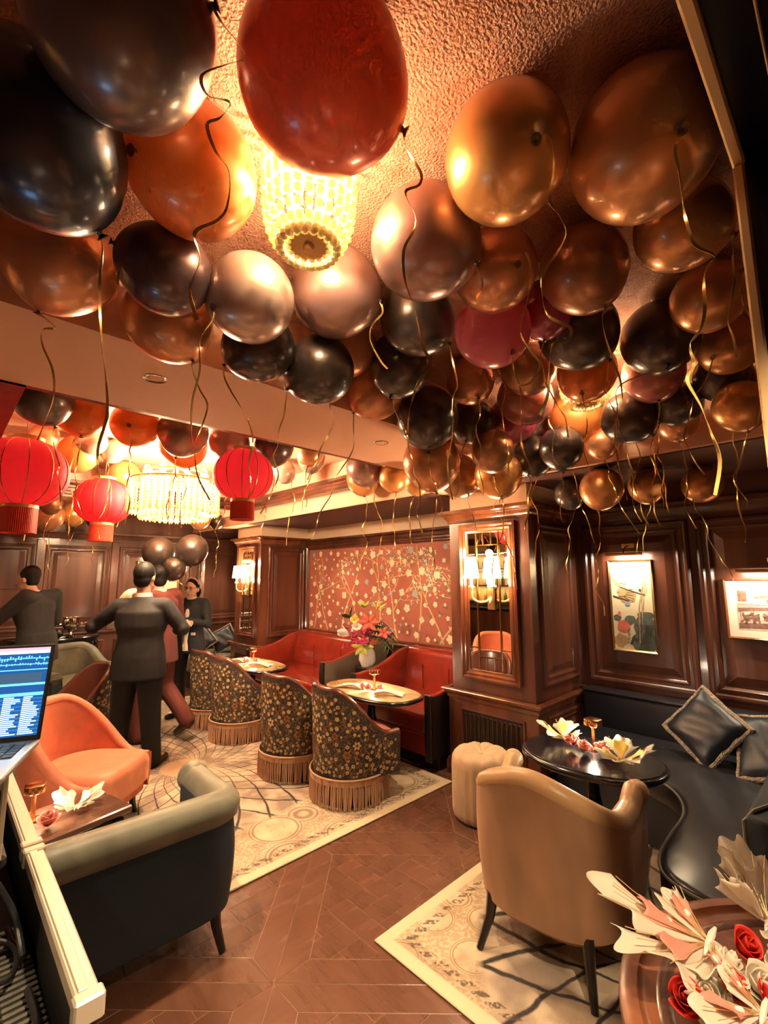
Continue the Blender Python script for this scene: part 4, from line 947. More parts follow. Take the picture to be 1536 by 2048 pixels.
for u, ang, l in ((-5.62, 1.25, .9), (-5.3, 1.9, .8), (-5.0, 1.3, 1.05), (-4.6, 1.75, .9), (-4.3, 1.3, 1.0), (-3.95, 1.8, .95), (-3.62, 1.3, 1.1), (-3.30, 1.0, 1.0), (-3.25, 1.9, 1.0), (-2.95, 1.6, .9), (-2.75, 1.75, .95)):
    branch(u, b0 + .02, ang, l, .024, 0)
spots = []
for _ in range(4000):
    u, v, r = rd.uniform(a0 + .05, a1 - .05), rd.uniform(b0 + .05, b1 - .05), rd.choice((.02, .028, .034, .040, .048, .052))
    if any(math.hypot(u - x, v - y) < (r + q) * 1.6 + .014 for x, y, q in spots): continue
    spots.append((u, v, r)); blob2(bl if rd.random() < .88 else b2, u, v, r, rd.choice((4, 5, 6)), .30)
    for _k in range(rd.choice((1, 2, 2, 3))): a = rd.uniform(0, 6.3); leaf2(lf, u + r * .8 * math.cos(a), v + r * .8 * math.sin(a), rd.uniform(.025, .045), a)
for b, nm, m in ((br, 'painted_branches', M_BRANCH), (bl, 'painted_blossoms', M_BLOOM), (lf, 'painted_leaves', M_MLEAF), (b2, 'painted_blue_flowers', M_BLOOM2)): stuff(b.build(nm, m, mu, smooth=0, fix=False))

def picture(name, label, M_, u0, u1, v0, v1, fw, mf, mc):
    t = thing(name, label, 'painting', (0, 0, 0)); MB().frame(u0, u1, v0, v1, [(0, .012), (0, .035), (fw * .3, .04), (fw, .03), (fw, .026)], M_).build('picture_frame', mf, t)
    MB().box(u0 + .002, u1 - .002, v0 + .002, v1 - .002, .012, .028, M_).build('canvas', mc, t, smooth=0); return t
def flat(t, M_, polys, m, nm, z): 
    b = MB()
    for k, p in enumerate(polys): b.add([(u, v, z + k * .00004) for u, v in p], [tuple(range(len(p)))], M_)
    return stuff(b.build(nm, m, t, smooth=0, fix=False))
def ell(u, v, a, b, ang=0, n=18, wob=0., seed=0):
    rd = R_(seed); o = []
    for i in range(n):
        q = 2 * PI * i / n; k = 1 + rd.uniform(-wob, wob); x, y = a * k * math.cos(q), b * k * math.sin(q); o.append((u + x * math.cos(ang) - y * math.sin(ang), v + x * math.sin(ang) + y * math.cos(ang)))
    return o
def stroke(P, w):
    a, b = [], []
    for i, (x, y) in enumerate(P):
        x2, y2 = P[min(i + 1, len(P) - 1)]; x1, y1 = P[max(0, i - 1)]; d = math.hypot(x2 - x1, y2 - y1) or 1; nx, ny = -(y2 - y1) / d * w / 2, (x2 - x1) / d * w / 2; a.append((x + nx, y + ny)); b.append((x - nx, y - ny))
    return a + b[::-1]
M_CANV = mat('cream_silk_canvas', (.78, .64, .40), .8, var=.15, vscale=4); M_INK = mat('ink_black', (.045, .045, .040), .8); M_INKG = mat('ink_grey_green', (.13, .14, .11), .8, var=.4, vscale=25); M_LOTUS = mat('lotus_coral', (.72, .17, .10), .8, var=.3, vscale=20); M_TANP = mat('painted_tan', (.50, .30, .13), .8, var=.3, vscale=25); M_BLUEP = mat('painted_blue', (.16, .26, .40), .8)
p1 = picture('lotus_painting', 'tall lotus and bird painting in a thin gold frame', MR, -1.495, -1.167, 1.005, 1.72, .016, M_OLDBRASS, M_CANV)
uu, vv = -1.495, 1.005
def S(x, y): return (uu + .328 * x, vv + .715 * y)
flat(p1, MR, [ell(*S(.78, .20), .085, .15, .15, 16, .12, 1), ell(*S(.62, .10), .06, .07, .3, 14, .1, 2), ell(*S(.42, .34), .05, .035, .4, 14, .15, 3), ell(*S(.80, .40), .06, .03, .0, 14, .15, 4), ell(*S(.15, .36), .03, .025, 0, 12, .1, 5)], M_INKG, 'painted_leaves', .0286)
flat(p1, MR, [ell(*S(.28, .27), .022, .05, a, 14, .05, k) for k, a in enumerate((-1.1, -.7, -.3, .1, .5, .9, 1.3))] + [ell(*S(.20, .405), .012, .02, .0)], M_LOTUS, 'painted_lotus', .0292)
flat(p1, MR, [ell(*S(.42, .60), .07, .055, .5, 16, .1, 7), ell(*S(.30, .66), .045, .03, .9, 12, .1, 8), stroke([S(.10, .80), S(.16, .74), S(.28, .72)], .025), stroke([S(.62, .1), S(.66, .5), S(.80, .78)], .010), stroke([S(.70, .2), S(.72, .55), S(.78, .7)], .006), ell(*S(.20, .12), .06, .05, .2, 12, .2, 9)], M_TANP, 'painted_bird', .0288)
flat(p1, MR, [stroke([S(.08, .60), S(.25, .575), S(.45, .55)], .012), stroke([S(.25, .70), S(.5, .66), S(.8, .62)], .007), stroke([S(.42, .08), S(.5, .16), S(.58, .12)], .02), ell(*S(.70, .67), .010, .012)] + [stroke([S(.60 + .04 * k, .03), S(.72 + .03 * k, .2), S(.78 + .03 * k, .3)], .004) for k in range(6)], M_INK, 'painted_ink', .0296)
flat(p1, MR, [ell(*S(.32, .755), .03, .012, -.4, 10), ell(*S(.40, .515), .02, .014, 0, 10)], M_BLUEP, 'painted_blue_feathers', .0298)
M_PAPER = mat('cream_mount_board', (.82, .72, .56), .8); M_SEP1 = mat('sepia_light', (.66, .48, .36), .8, var=.25, vscale=30); M_SEP2 = mat('sepia_dark', (.25, .12, .08), .8, var=.5, vscale=40)
p2 = picture('market_picture', 'wide sepia street scene with cream mount at the right edge', MR, -.725, -.06, 1.168, 1.572, .014, M_LEDGE, M_PAPER)
flat(p2, MR, [[(-.66, 1.23), (-.12, 1.23), (-.12, 1.51), (-.66, 1.51)]], M_SEP1, 'print', .0286)
flat(p2, MR, [[(-.655, 1.24), (-.14, 1.25), (-.14, 1.29), (-.655, 1.275)], [(-.655, 1.35), (-.14, 1.39), (-.14, 1.405), (-.655, 1.375)], [(-.65, 1.42), (-.60, 1.42), (-.60, 1.49), (-.65, 1.495)], [(-.56, 1.455), (-.14, 1.50), (-.14, 1.485), (-.56, 1.44)]] + [[(-.63 + .055 * k, 1.29 + .004 * (k % 3)), (-.595 + .055 * k, 1.29), (-.595 + .055 * k, 1.335 + .008 * (k % 2)), (-.63 + .055 * k, 1.33)] for k in range(9)] + [ell(-.48 + .06 * k, 1.425 + .005 * k, .018, .014) for k in range(6)], M_SEP2, 'printed_figures', .0290)
rd = R_(77)
flat(p2, MR, [stroke([(-.655, 1.365 + .012 * k), (-.40, 1.375 + .013 * k), (-.14, 1.40 + .016 * k)], .0022) for k in range(4)] + [stroke([(-.56, 1.46 + .010 * k), (-.14, 1.475 + .014 * k)], .0018) for k in range(3)] + [ell(-.64 + .5 * rd.random(), 1.285 + .055 * rd.random(), rd.uniform(.004, .010), rd.uniform(.006, .014), 0, 8, .2, k) for k in range(46)] + [stroke([(-.64 + .07 * k, 1.36), (-.64 + .07 * k, 1.30)], .003) for k in range(8)], M_SEP2, 'printed_crowd', .0294)
flat(p1, MR, [stroke([S(.30, .62), S(.38, .58 + .02 * k), S(.56, .54 + .035 * k)], .003) for k in range(5)] + [stroke([S(.66 + .02 * k, .30), S(.60 + .05 * k, .22), S(.58 + .06 * k, .10)], .003) for k in range(7)] + [ell(*S(.36 + .06 * rd.random(), .10 + .16 * rd.random()), .004, .003, rd.random(), 8, .1, k) for k in range(22)] + [stroke([S(.74, .45), S(.78, .62), S(.86, .80), S(.90, .92)], .003), stroke([S(.80, .62), S(.88, .70)], .003)], M_INK, 'painted_fine_ink', .0300)
flat(p1, MR, [ell(*S(.30, .63), .034, .020, .5, 14, .08, 3), ell(*S(.22, .655), .016, .012, .2, 12, .05, 4)], M_TANP, 'painted_head', .0304)
p3 = picture('gilt_picture', 'bright framed picture half hidden behind the two men', MF, 2.18, 2.80, 1.28, 1.84, .03, M_OLDBRASS, M_CANV)
flat(p3, MF, [ell(2.42, 1.5, .12, .1, 0, 16, .2, 4), ell(2.62, 1.6, .09, .06, 0, 16, .2, 5)], M_TANP, 'painted_shapes', .029)
def picture_light(label, M_, u, v, w, watts):
    t = thing('picture_light', label, 'picture light', (0, 0, 0), 0, 'brass picture lights')
    MB().cbox(u - .05, u + .05, v + .055, v + .09, 0, .018, .004, M=M_).build('wall_plate', M_OLDBRASS, t)
    MB().tube([M_ @ Vector(p) for p in ((u, v + .07, .015), (u, v + .06, .07), (u, v + .02, .12), (u, v + .005, .125))], .006, 8).build('arm', M_OLDBRASS, t)
    MB().tube([M_ @ Vector((u - w / 2, v, .125)), M_ @ Vector((u + w / 2, v, .125))], .012, 10).build('lamp_tube', M_OLDBRASS, t)
    l = D.lights.new('picture_glow', 'AREA'); l.shape = 'RECTANGLE'; l.size = w * .9; l.size_y = .012; l.energy = watts; l.color = SOFT
    o = D.objects.new('picture_glow', l); COL.objects.link(o); p = M_ @ Vector((u, v - .014, .118)); o.location = p
    aim = (M_.to_3x3() @ Vector((0, -1, -.38))).normalized(); z = -aim; x = M_.to_3x3() @ Vector((1, 0, 0)); y = z.cross(x); o.rotation_euler = Matrix((x, y, z)).transposed().to_euler()
    return t
picture_light('brass picture light above the lotus painting', MR, -1.335, 1.765, .27, 2.6); picture_light('brass picture light above the sepia street scene', MR, -.42, 1.625, .42, 3.2); picture_light('brass picture light behind the men on the far wall', MF, 2.5, 1.90, .5, 4.)

# console with silver wine coolers
t = thing('console_table', 'black carved half-round console table against the far wall', 'console', (1.22, 7.548, 0))
half = [(.52 * math.cos(a), -.46 * math.sin(a)) for a in [PI * k / 24 for k in range(25)]]
MB().prism(half, .80, .83, bevel=.006, seg=1).build('table_top', M_BLACKGL, t, smooth=40); MB().prism([(x * .94, y * .94) for x, y in half], .66, .80).build('apron', M_BLKW, t, smooth=40)
for k in range(16):
    a = PI * (k + .5) / 16; MB().ball((.495 * math.cos(a), -.44 * math.sin(a), .73), .022, 8, 6, (1, 1, 1.3)).build('carved_boss', M_BLKW, t)
for k in (0, 8, 16, 24): MB().tube([(half[k][0] * .9, half[k][1] * .9 - .02, .0061), (half[k][0] * .82, half[k][1] * .82 - .02, .2), (half[k][0] * .9, half[k][1] * .9 - .02, .70)], [.02, .022, .035], 8).build('leg', M_BLKW, t)
MB().cbox(.0, .12, -.455, -.44, .62, .66, .004).build('brass_plate', M_GOLD, t)
for k, (x, y) in enumerate(((1.08, 7.30), (1.36, 7.32))):
    u = thing('wine_cooler', ['silver footed wine cooler on the left of the console', 'silver footed wine cooler on the right of the console'][k], 'wine cooler', (x, y, .83), 0, 'silver wine coolers')
    MB().lathe([(0, 0), (.05, 0), (.055, .01), (.025, .03), (.018, .06), (.035, .085), (.075, .10), (.10, .14), (.105, .19), (.10, .235), (.118, .245), (.12, .255), (.10, .25), (.09, .19), (.06, .12), (0, .11)], 32).build('bowl', M_SILVER, u)
    for s in (-1, 1): MB().tube([(s * .10, 0, .21), (s * .135, 0, .215), (s * .145, 0, .18), (s * .12, 0, .15), (s * .098, 0, .155)], .007, 7).build('handle', M_SILVER, u)
o = MB().ball((0, 0, 0), .055, 14, 10).build('dark_bowl_ornament', M_BLKW); o.location = (1.22, 7.28, .885); tag(o, 'dark round ornament between the silver wine coolers', 'ornament')

# ------------------------------------------------------------------ bar shelves reflected in the mirrors
bs = thing('bar_shelving', 'black back-bar shelving with lit bottles, seen in the pillar mirror', 'shelf', (XL, 5.4, 0))
MB().box(.005, .03, -2.0, 2.0, .9, 2.3).build('back_panel', mat('amber_back_panel', (.55, .33, .14), .6), bs, smooth=0)
for z in (1.05, 1.40, 1.75, 2.1): MB().cbox(.01, .30, -2.0, 2.0, z - .02, z, .003).build('shelf_board', M_BLKW, bs)
for y in (-2.0, -1.2, -.4, .4, 1.2, 2.0): MB().cbox(.01, .30, y - .02, y + .02, .9, 2.3, .003).build('upright', M_BLKW, bs)
MB().cbox(.0, .75, -2.0, 2.0, .007, .90, .01).build('bar_front', M_WALL, bs); MB().cbox(-.0, .80, -2.05, 2.05, .90, .945, .01).build('bar_top', M_BLACKGL, bs)
rd = R_(9); bm_ = [mat('amber_bottle_glass', (.60, .28, .05), .1, coat=.5), mat('green_bottle_glass', (.07, .13, .05), .1, coat=.5), mat('clear_bottle_glass', (.75, .66, .48), .1, coat=.5), mat('dark_bottle_glass', (.05, .025, .012), .1, coat=.5)]
ORD = 'first second third fourth fifth sixth seventh eighth ninth tenth eleventh twelfth thirteenth fourteenth fifteenth sixteenth seventeenth eighteenth nineteenth twentieth twenty-first twenty-second'.split(); proto = {}; nth = [0, 0, 0]
for ti, z in enumerate((1.05, 1.40, 1.75)):
    for k in range(22):
        y = 5.4 - 1.9 + 3.8 * (k + .5) / 22 + rd.uniform(-.02, .02); c = rd.randrange(4); v = rd.randrange(2)
        if abs(((y - 5.4 + 2.0) % .8)) < .06 or abs(((y - 5.4 + 2.0) % .8) - .8) < .06: continue
        if (c, v) not in proto: proto[c, v] = MB().lathe([(0, 0), (.036, 0), (.038, .01), (.038, .15 if v else .12), (.034, .175 if v else .15), (.014, .20), (.013, .27 if v else .25), (.016, .272 if v else .252), (.016, .285 if v else .265), (0, .285 if v else .265)], 12).build('bottle', bm_[c]); o = proto[c, v]
        else: o = D.objects.new('bottle', proto[c, v].data); COL.objects.link(o)
        o.location = (XL + .16 + rd.uniform(-.03, .05), y, z); nth[ti] += 1
        tag(o, f'{["amber", "green", "clear", "dark"][c]} {["squat", "tall"][v]} bottle, {ORD[nth[ti] - 1]} from the left on the {["lower", "middle", "top"][ti]} back-bar shelf', 'bottle', 'bottles on the back bar')
for y in (4.5, 6.3):
    for z in (1.38, 1.73, 2.08):
        l = D.lights.new('shelf_glow', 'AREA'); l.shape = 'RECTANGLE'; l.size = .03; l.size_y = 1.7; l.energy = 5.5; l.color = WARM; o = D.objects.new('shelf_glow', l); COL.objects.link(o); o.location = (XL + .24, y, z - .004)
# ------------------------------------------------------------------ chandeliers and lanterns
def bead_mesh(r):
    return [(r * math.cos(a) * math.cos(b), r * math.sin(a) * math.cos(b), r * math.sin(b)) for b in (-1.57, -.5, .5, 1.57) for a in [2 * PI * k / 6 for k in range(6)]]
def beads(b, pts, r):
    vs = bead_mesh(r); fs = [(j * 6 + k, j * 6 + (k + 1) % 6, (j + 1) * 6 + (k + 1) % 6, (j + 1) * 6 + k) for j in range(3) for k in range(6)]
    for p in pts: b.add([(v[0] + p[0], v[1] + p[1], v[2] * 1.15 + p[2]) for v in vs], fs)
def bead_light(label, x, y, zc, zb, rad, watts):
    t = thing('crystal_ceiling_light', label, 'chandelier', (x, y, zc), 0, 'beaded crystal ceiling lights'); H = zc - zb
    MB().lathe([(0, -.002), (rad * .9, -.002), (rad * .95, -.02), (rad * .9, -.03), (0, -.03)], 32).build('ceiling_plate', M_GOLD, t)
    prof = [(1.0, -.03), (1.03, -.10 / .3 * H * .9), (.98, -.20 / .3 * H), (.86, -.26 / .3 * H), (.62, -H)]
    P = spline([(a, 0, z) for a, z in prof], 6); n = 26; src = None
    pts = []; acc = 0; last = P[0]; step = .0215
    for p in P:
        d = math.hypot((p.x - last.x) * rad, p.z - last.z)
        if not pts or d >= step: pts.append((p.x * rad, p.z)); last = p
    for i in range(n):
        a = 2 * PI * i / n
        if src is None:
            b = MB(); beads(b, [(r, 0, z) for r, z in pts], .0118); src = b.build('bead_strand', M_CRYSTAL, t); o = src
        else: o = share(src, t)
        o.rotation_euler = (0, 0, a)
    for rr, zz in ((.62, -H), (.46, -H + .012), (.60, -H + .03)):
        k = int(2 * PI * rr * rad / .021); b = MB(); beads(b, [(rr * rad * math.cos(2 * PI * i / k), rr * rad * math.sin(2 * PI * i / k), zz) for i in range(k)], .011); b.build('bead_ring', M_CRYSTAL, t)
    MB().lathe([(0, -H + .022), (rad * .40, -H + .022), (rad * .46, -H + .012), (rad * .44, -H + .008), (.015, -H + .006), (.013, -H - .006), (0, -H - .008)], 32).build('bottom_plate', M_OLDBRASS, t)
    for k in range(4):
        a = 2 * PI * k / 4 + .4; p = (rad * .45 * math.cos(a), rad * .45 * math.sin(a), -H * .55); MB().ball(p, .017, 10, 8, (1, 1, 1.4)).build('bulb', M_BULB, t); lamp((x + p[0], y + p[1], zc + p[2]), watts / 4, .02)
    MB().tube([(0, 0, -.03), (0, 0, -H + .02)], .006, 8).build('stem', M_GOLD, t)
    return t
bead_light('beaded crystal ceiling light below the large red balloon', .645, .958, 2.80, 2.47, .120, 44)
bead_light('glowing crystal ceiling light behind the bright orange balloons', 2.43, .96, 2.80, 2.50, .125, 34)
# big tiered chandelier
t = thing('crystal_chandelier', 'large tiered crystal chandelier blazing between the red lanterns', 'chandelier', (1.46, 4.14, 0))
MB().lathe([(0, 2.80), (.10, 2.80), (.10, 2.785), (.02, 2.77), (.012, 2.5), (0, 2.5)], 20).build('canopy_rod', M_GOLD, t)
for R0, z in ((.36, 2.42), (.26, 2.50)): MB().tube([(R0 * math.cos(2 * PI * k / 40), R0 * math.sin(2 * PI * k / 40), z) for k in range(40)], .010, 8, closed=True).build('ring', M_GOLD, t)
for k in range(4): MB().tube([(.36 * math.cos(PI * k / 2), .36 * math.sin(PI * k / 2), 2.42), (0, 0, 2.56)], .006, 6).build('spoke', M_GOLD, t)
src = {}
for R0, z0, ln, n in ((.36, 2.42, .24, 44), (.27, 2.44, .31, 34), (.17, 2.45, .33, 22)):
    for i in range(n):
        a = 2 * PI * i / n
        if R0 not in src:
            b = MB(); q = int(ln / .026); beads(b, [(0, 0, -.013 - .026 * k) for k in range(q)], .0115); b.lathe([(0, -ln + .02), (.012, -ln - .0), (.016, -ln - .03), (0, -ln - .052)], 6); src[R0] = o = b.build('crystal_drop', M_CRYSTAL, t)
        else: o = share(src[R0], t)
        o.location = (R0 * math.cos(a), R0 * math.sin(a), z0)
for k in range(8):
    a = 2 * PI * k / 8; p = (.24 * math.cos(a), .24 * math.sin(a), 2.50); MB().ball(p, .028, 10, 8, (1, 1, 1.5)).build('bulb', M_BULB, t); MB().tube([(p[0], p[1], 2.42), (p[0], p[1], 2.47)], .012, 8).build('candle_tube', M_GOLD, t)
for k in range(4): lamp((1.46 + .2 * math.cos(k * PI / 2 + .3), 4.14 + .2 * math.sin(k * PI / 2 + .3), 2.40), 38, .05)

def lantern(label, x, y, z, r, zc, hk=.82):
    t = thing('paper_lantern', label, 'lantern', (x, y, z), 0, 'red silk lanterns'); h = r * hk; seg = 40; P = []
    for i in range(seg):
        a = 2 * PI * i / seg; f = 1 - .02 * abs(math.sin(a * 5)) ** 4 * 0; row = []
        for k in range(15):
            q = -PI / 2 * .84 + PI * .84 * k / 14; rib = 1 - .018 * (1 - abs(math.sin(a * 6))) ** 6
            row.append((r * math.cos(q) ** .8 * math.cos(a) * rib, r * math.cos(q) ** .8 * math.sin(a) * rib, h * math.sin(q) / math.sin(PI / 2 * .84)))
        P.append(row)
    MB().grid(P, closed_u=True).build('lantern_body', M_LANT, t, smooth=80)
    for i in range(12):
        a = 2 * PI * i / 12; MB().tube([(r * 1.004 * math.cos(q) ** .8 * math.cos(a), r * 1.004 * math.cos(q) ** .8 * math.sin(a), h * math.sin(q) / math.sin(PI / 2 * .84)) for q in [-PI / 2 * .84 + PI * .84 * k / 10 for k in range(11)]], .0028, 5).build('rib', M_OLDBRASS, t)
    for s in (-1, 1): MB().lathe([(r * .36, h * s), (r * .40, h * s), (r * .40, h * s + .022 * s), (r * .36, h * s + .022 * s)], 24).build('gold_collar', M_GOLD, t)
    f = MB(); n = 60; L_ = r * .62
    for k in range(n): a = 2 * PI * k / n; f.tube([(r * .37 * math.cos(a), r * .37 * math.sin(a), -h - .02), (r * .375 * math.cos(a), r * .375 * math.sin(a), -h - .02 - L_)], .0062, 4)
    stuff(f.build('tassel', M_LTAS, t)); MB().tube([(0, 0, h), (0, 0, zc - z)], .003, 6).build('cord', M_LTAS, t); MB().tube([(0, r * .36, h + .012), (0, -r * .36, h + .012)], .003, 6).build('cross_wire', M_OLDBRASS, t)
    lamp((x, y, z), .4, .05, (1, .8, .65))
    return t
lantern('red silk lantern with tassel cut by the left edge', .345, 3.62, 2.25, .25, 2.80)
lantern('red silk lantern with tassel right of the large chandelier', 1.46, 2.89, 2.285, .195, 2.80, .86); lantern('red silk lantern with tassel half hidden behind the chandelier', 1.05, 4.75, 2.28, .24, 2.80)
lantern('small red lantern seen far behind the left lantern', .30, 5.3, 2.22, .2, 2.80)

# ------------------------------------------------------------------ balloons
def balloon_mesh(nm, m):
    prof = []; n = 22
    for k in range(n + 1):
        th = PI * k / n; r = math.sin(th); z = -math.cos(th)
        if z < 0: r *= 1 - .10 * z * z; z *= 1.10
        prof.append((r, -z))
    prof = [(max(r, 0.), z) for r, z in prof]                  # knot end at z = +1.10
    b = MB().lathe(prof, 36); return b
BMESH = {}; KMESH = {}
def knot_mb(): return MB().lathe([(0, 1.085), (.045, 1.09), (.035, 1.12), (.03, 1.13), (.06, 1.155), (.085, 1.175), (.07, 1.18), (.025, 1.15), (0, 1.14)], 12)
def ribbon_mb(P, w, seed):
    rd = R_(seed); pts = spline(P, 5); ph = rd.uniform(0, 6); b = MB(); vs = []
    for i, p in enumerate(pts):
        t_ = (pts[min(i + 1, len(pts) - 1)] - pts[max(0, i - 1)]).normalized(); a = ph + i * .16; s = t_.cross(Vector((math.cos(a), math.sin(a), .15)))
        s = s.normalized() if s.length > .05 else t_.orthogonal().normalized(); nrm = t_.cross(s) * .0004
        vs += [p + s * w / 2 + nrm, p - s * w / 2 + nrm, p - s * w / 2 - nrm, p + s * w / 2 - nrm]
    fs = []
    for i in range(len(pts) - 1):
        for k in range(4): l = (k + 1) % 4; fs.append((4 * i + k, 4 * i + l, 4 * i + 4 + l, 4 * i + 4 + k))
    return b.add(vs, fs)
def hang(start, length, seed, amp=.022):
    rd = R_(seed); P = [Vector(start)]; n = max(4, int(length / .055)); p = Vector(start); dx = dy = 0
    for i in range(n):
        dx = dx * .4 + rd.uniform(-amp, amp); dy = dy * .4 + rd.uniform(-amp, amp); p = p + Vector((dx, dy, -length / n * rd.uniform(.7, 1.2))); P.append(p.copy())
    return P
def balloon(label, key, c, r, kd, rib, seed, w=.006, group='metallic balloons floating at the ceiling'):
    t = thing('balloon', label, 'balloon', c, 0, group)
    if key not in BMESH:
        o = balloon_mesh('envelope', None).build('envelope', MATS['pearl_latex_' + key], t, smooth=90); BMESH[key] = o.data
        k = knot_mb().build('knot', MATS['thick_shaded_latex_' + key], t, smooth=60); KMESH[key] = k.data
    else:
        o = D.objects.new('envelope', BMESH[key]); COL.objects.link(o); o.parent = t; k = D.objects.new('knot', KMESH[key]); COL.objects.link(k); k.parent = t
    q = Vector(kd).to_track_quat('Z', 'Y').to_euler()
    for x in (o, k): x.rotation_euler = q; x.scale = (r, r, r)
    if rib is None:
        kn = Vector(kd) * r * 1.13; P = hang(kn, R_(seed).uniform(.35, .75), seed)
    else: P = [Vector(p) - Vector(c) for p in rib]
    if P: ribbon_mb(P, w, seed).build('ribbon', M_RIB, t, smooth=60)
    return t
# ribbon courses of the nearest balloons, from knot to tip, in metres
RIBBON = {
    'A14': [(0.859, 0.413, 2.543), (0.872, 0.4, 2.565), (0.887, 0.386, 2.531), (0.886, 0.388, 2.457), (0.876, 0.396, 2.397), (0.89, 0.383, 2.361), (0.899, 0.374, 2.32), (0.887, 0.386, 2.28), (0.864, 0.408, 2.234), (0.858, 0.414, 2.189), (0.864, 0.408, 2.133), (0.896, 0.377, 2.105), (0.892, 0.382, 2.078), (0.869, 0.403, 2.067), (0.862, 0.41, 2.013), (0.858, 0.414, 1.96), (0.845, 0.426, 1.918)],
    'A15': [(1.024, 0.178, 2.511), (1.013, 0.189, 2.461), (1.016, 0.187, 2.415), (1.016, 0.186, 2.348), (1.019, 0.184, 2.303), (1.028, 0.175, 2.248), (1.055, 0.149, 2.224), (1.04, 0.164, 2.194), (1.034, 0.169, 2.157), (1.032, 0.171, 2.11), (1.022, 0.18, 2.068), (1.006, 0.196, 2.038), (1.009, 0.193, 1.997), (0.998, 0.204, 1.967), (1.012, 0.19, 1.917), (1.022, 0.181, 1.869), (1.031, 0.172, 1.811), (1.02, 0.183, 1.745)],
    'A3': [(0.64, 0.602, 2.551), (0.647, 0.595, 2.503), (0.667, 0.576, 2.449), (0.664, 0.579, 2.419), (0.643, 0.599, 2.402), (0.657, 0.585, 2.349), (0.655, 0.587, 2.314), (0.64, 0.602, 2.269), (0.641, 0.601, 2.201), (0.655, 0.587, 2.135), (0.665, 0.577, 2.06), (0.676, 0.567, 2.017), (0.657, 0.585, 1.975), (0.646, 0.596, 1.924), (0.642, 0.6, 1.873)],
    'A1': [(0.271, 0.724, 2.628), (0.281, 0.715, 2.598), (0.316, 0.681, 2.523), (0.294, 0.702, 2.505), (0.262, 0.733, 2.482), (0.27, 0.725, 2.441), (0.299, 0.697, 2.426), (0.288, 0.708, 2.396), (0.272, 0.723, 2.381), (0.283, 0.712, 2.331), (0.302, 0.694, 2.288), (0.302, 0.694, 2.226), (0.291, 0.705, 2.197), (0.264, 0.731, 2.174), (0.272, 0.723, 2.124), (0.262, 0.733, 2.07), (0.273, 0.722, 2.017)],
    'A2': [(0.209, 1.174, 2.4), (0.215, 1.168, 2.357), (0.215, 1.168, 2.281), (0.219, 1.164, 2.207), (0.229, 1.155, 2.109), (0.239, 1.145, 2.038), (0.245, 1.139, 1.956), (0.235, 1.149, 1.876), (0.242, 1.142, 1.809)],
    'A4': [(0.239, 1.06, 2.556), (0.26, 1.04, 2.501), (0.27, 1.03, 2.451)],
    'A5': [(0.157, 1.681, 2.404), (0.167, 1.672, 2.389), (0.199, 1.641, 2.352), (0.17, 1.668, 2.344), (0.174, 1.665, 2.295), (0.201, 1.639, 2.216), (0.209, 1.631, 2.137), (0.2, 1.64, 2.075), (0.184, 1.655, 1.999)],
    'A6': [(0.267, 1.335, 2.5), (0.291, 1.312, 2.504), (0.305, 1.299, 2.462), (0.286, 1.317, 2.418), (0.284, 1.319, 2.36)],
    'A7': [(0.597, 1.602, 2.364), (0.598, 1.602, 2.33), (0.62, 1.58, 2.255), (0.641, 1.56, 2.2), (0.631, 1.57, 2.127), (0.615, 1.585, 2.054), (0.625, 1.576, 1.948), (0.659, 1.543, 1.86)],
    'A8': [(0.524, 1.26, 2.387), (0.521, 1.263, 2.346), (0.497, 1.286, 2.284), (0.5, 1.283, 2.191), (0.488, 1.295, 2.101), (0.489, 1.294, 2.012), (0.5, 1.283, 1.925)],
    'A10': [(1.054, 1.111, 2.569), (1.061, 1.105, 2.525), (1.035, 1.129, 2.478), (1.029, 1.135, 2.422), (1.054, 1.111, 2.347), (1.073, 1.093, 2.314)],
    'A13': [(1.055, 0.703, 2.504), (1.056, 0.701, 2.479), (1.065, 0.692, 2.432), (1.049, 0.708, 2.385)],
    'A16': [(1.181, 0.644, 2.529), (1.2, 0.626, 2.568), (1.211, 0.616, 2.511), (1.2, 0.626, 2.414), (1.181, 0.644, 2.318), (1.2, 0.626, 2.256), (1.22, 0.607, 2.209), (1.197, 0.629, 2.155), (1.171, 0.655, 2.148)],
    'A17': [(1.53, 0.523, 2.483), (1.548, 0.506, 2.484), (1.523, 0.53, 2.457), (1.525, 0.528, 2.386), (1.539, 0.515, 2.308), (1.553, 0.501, 2.23), (1.555, 0.499, 2.162)],
    'A22': [(1.411, 1.083, 2.529), (1.42, 1.075, 2.457), (1.432, 1.063, 2.352), (1.417, 1.077, 2.29), (1.414, 1.08, 2.146), (1.398, 1.095, 2.026), (1.41, 1.084, 1.889)],
    'A24': [(2.144, 0.499, 2.469), (1.993, 0.645, 2.387), (1.98, 0.658, 2.278), (1.966, 0.671, 2.15), (1.974, 0.663, 2.024), (1.989, 0.649, 1.901)],
}
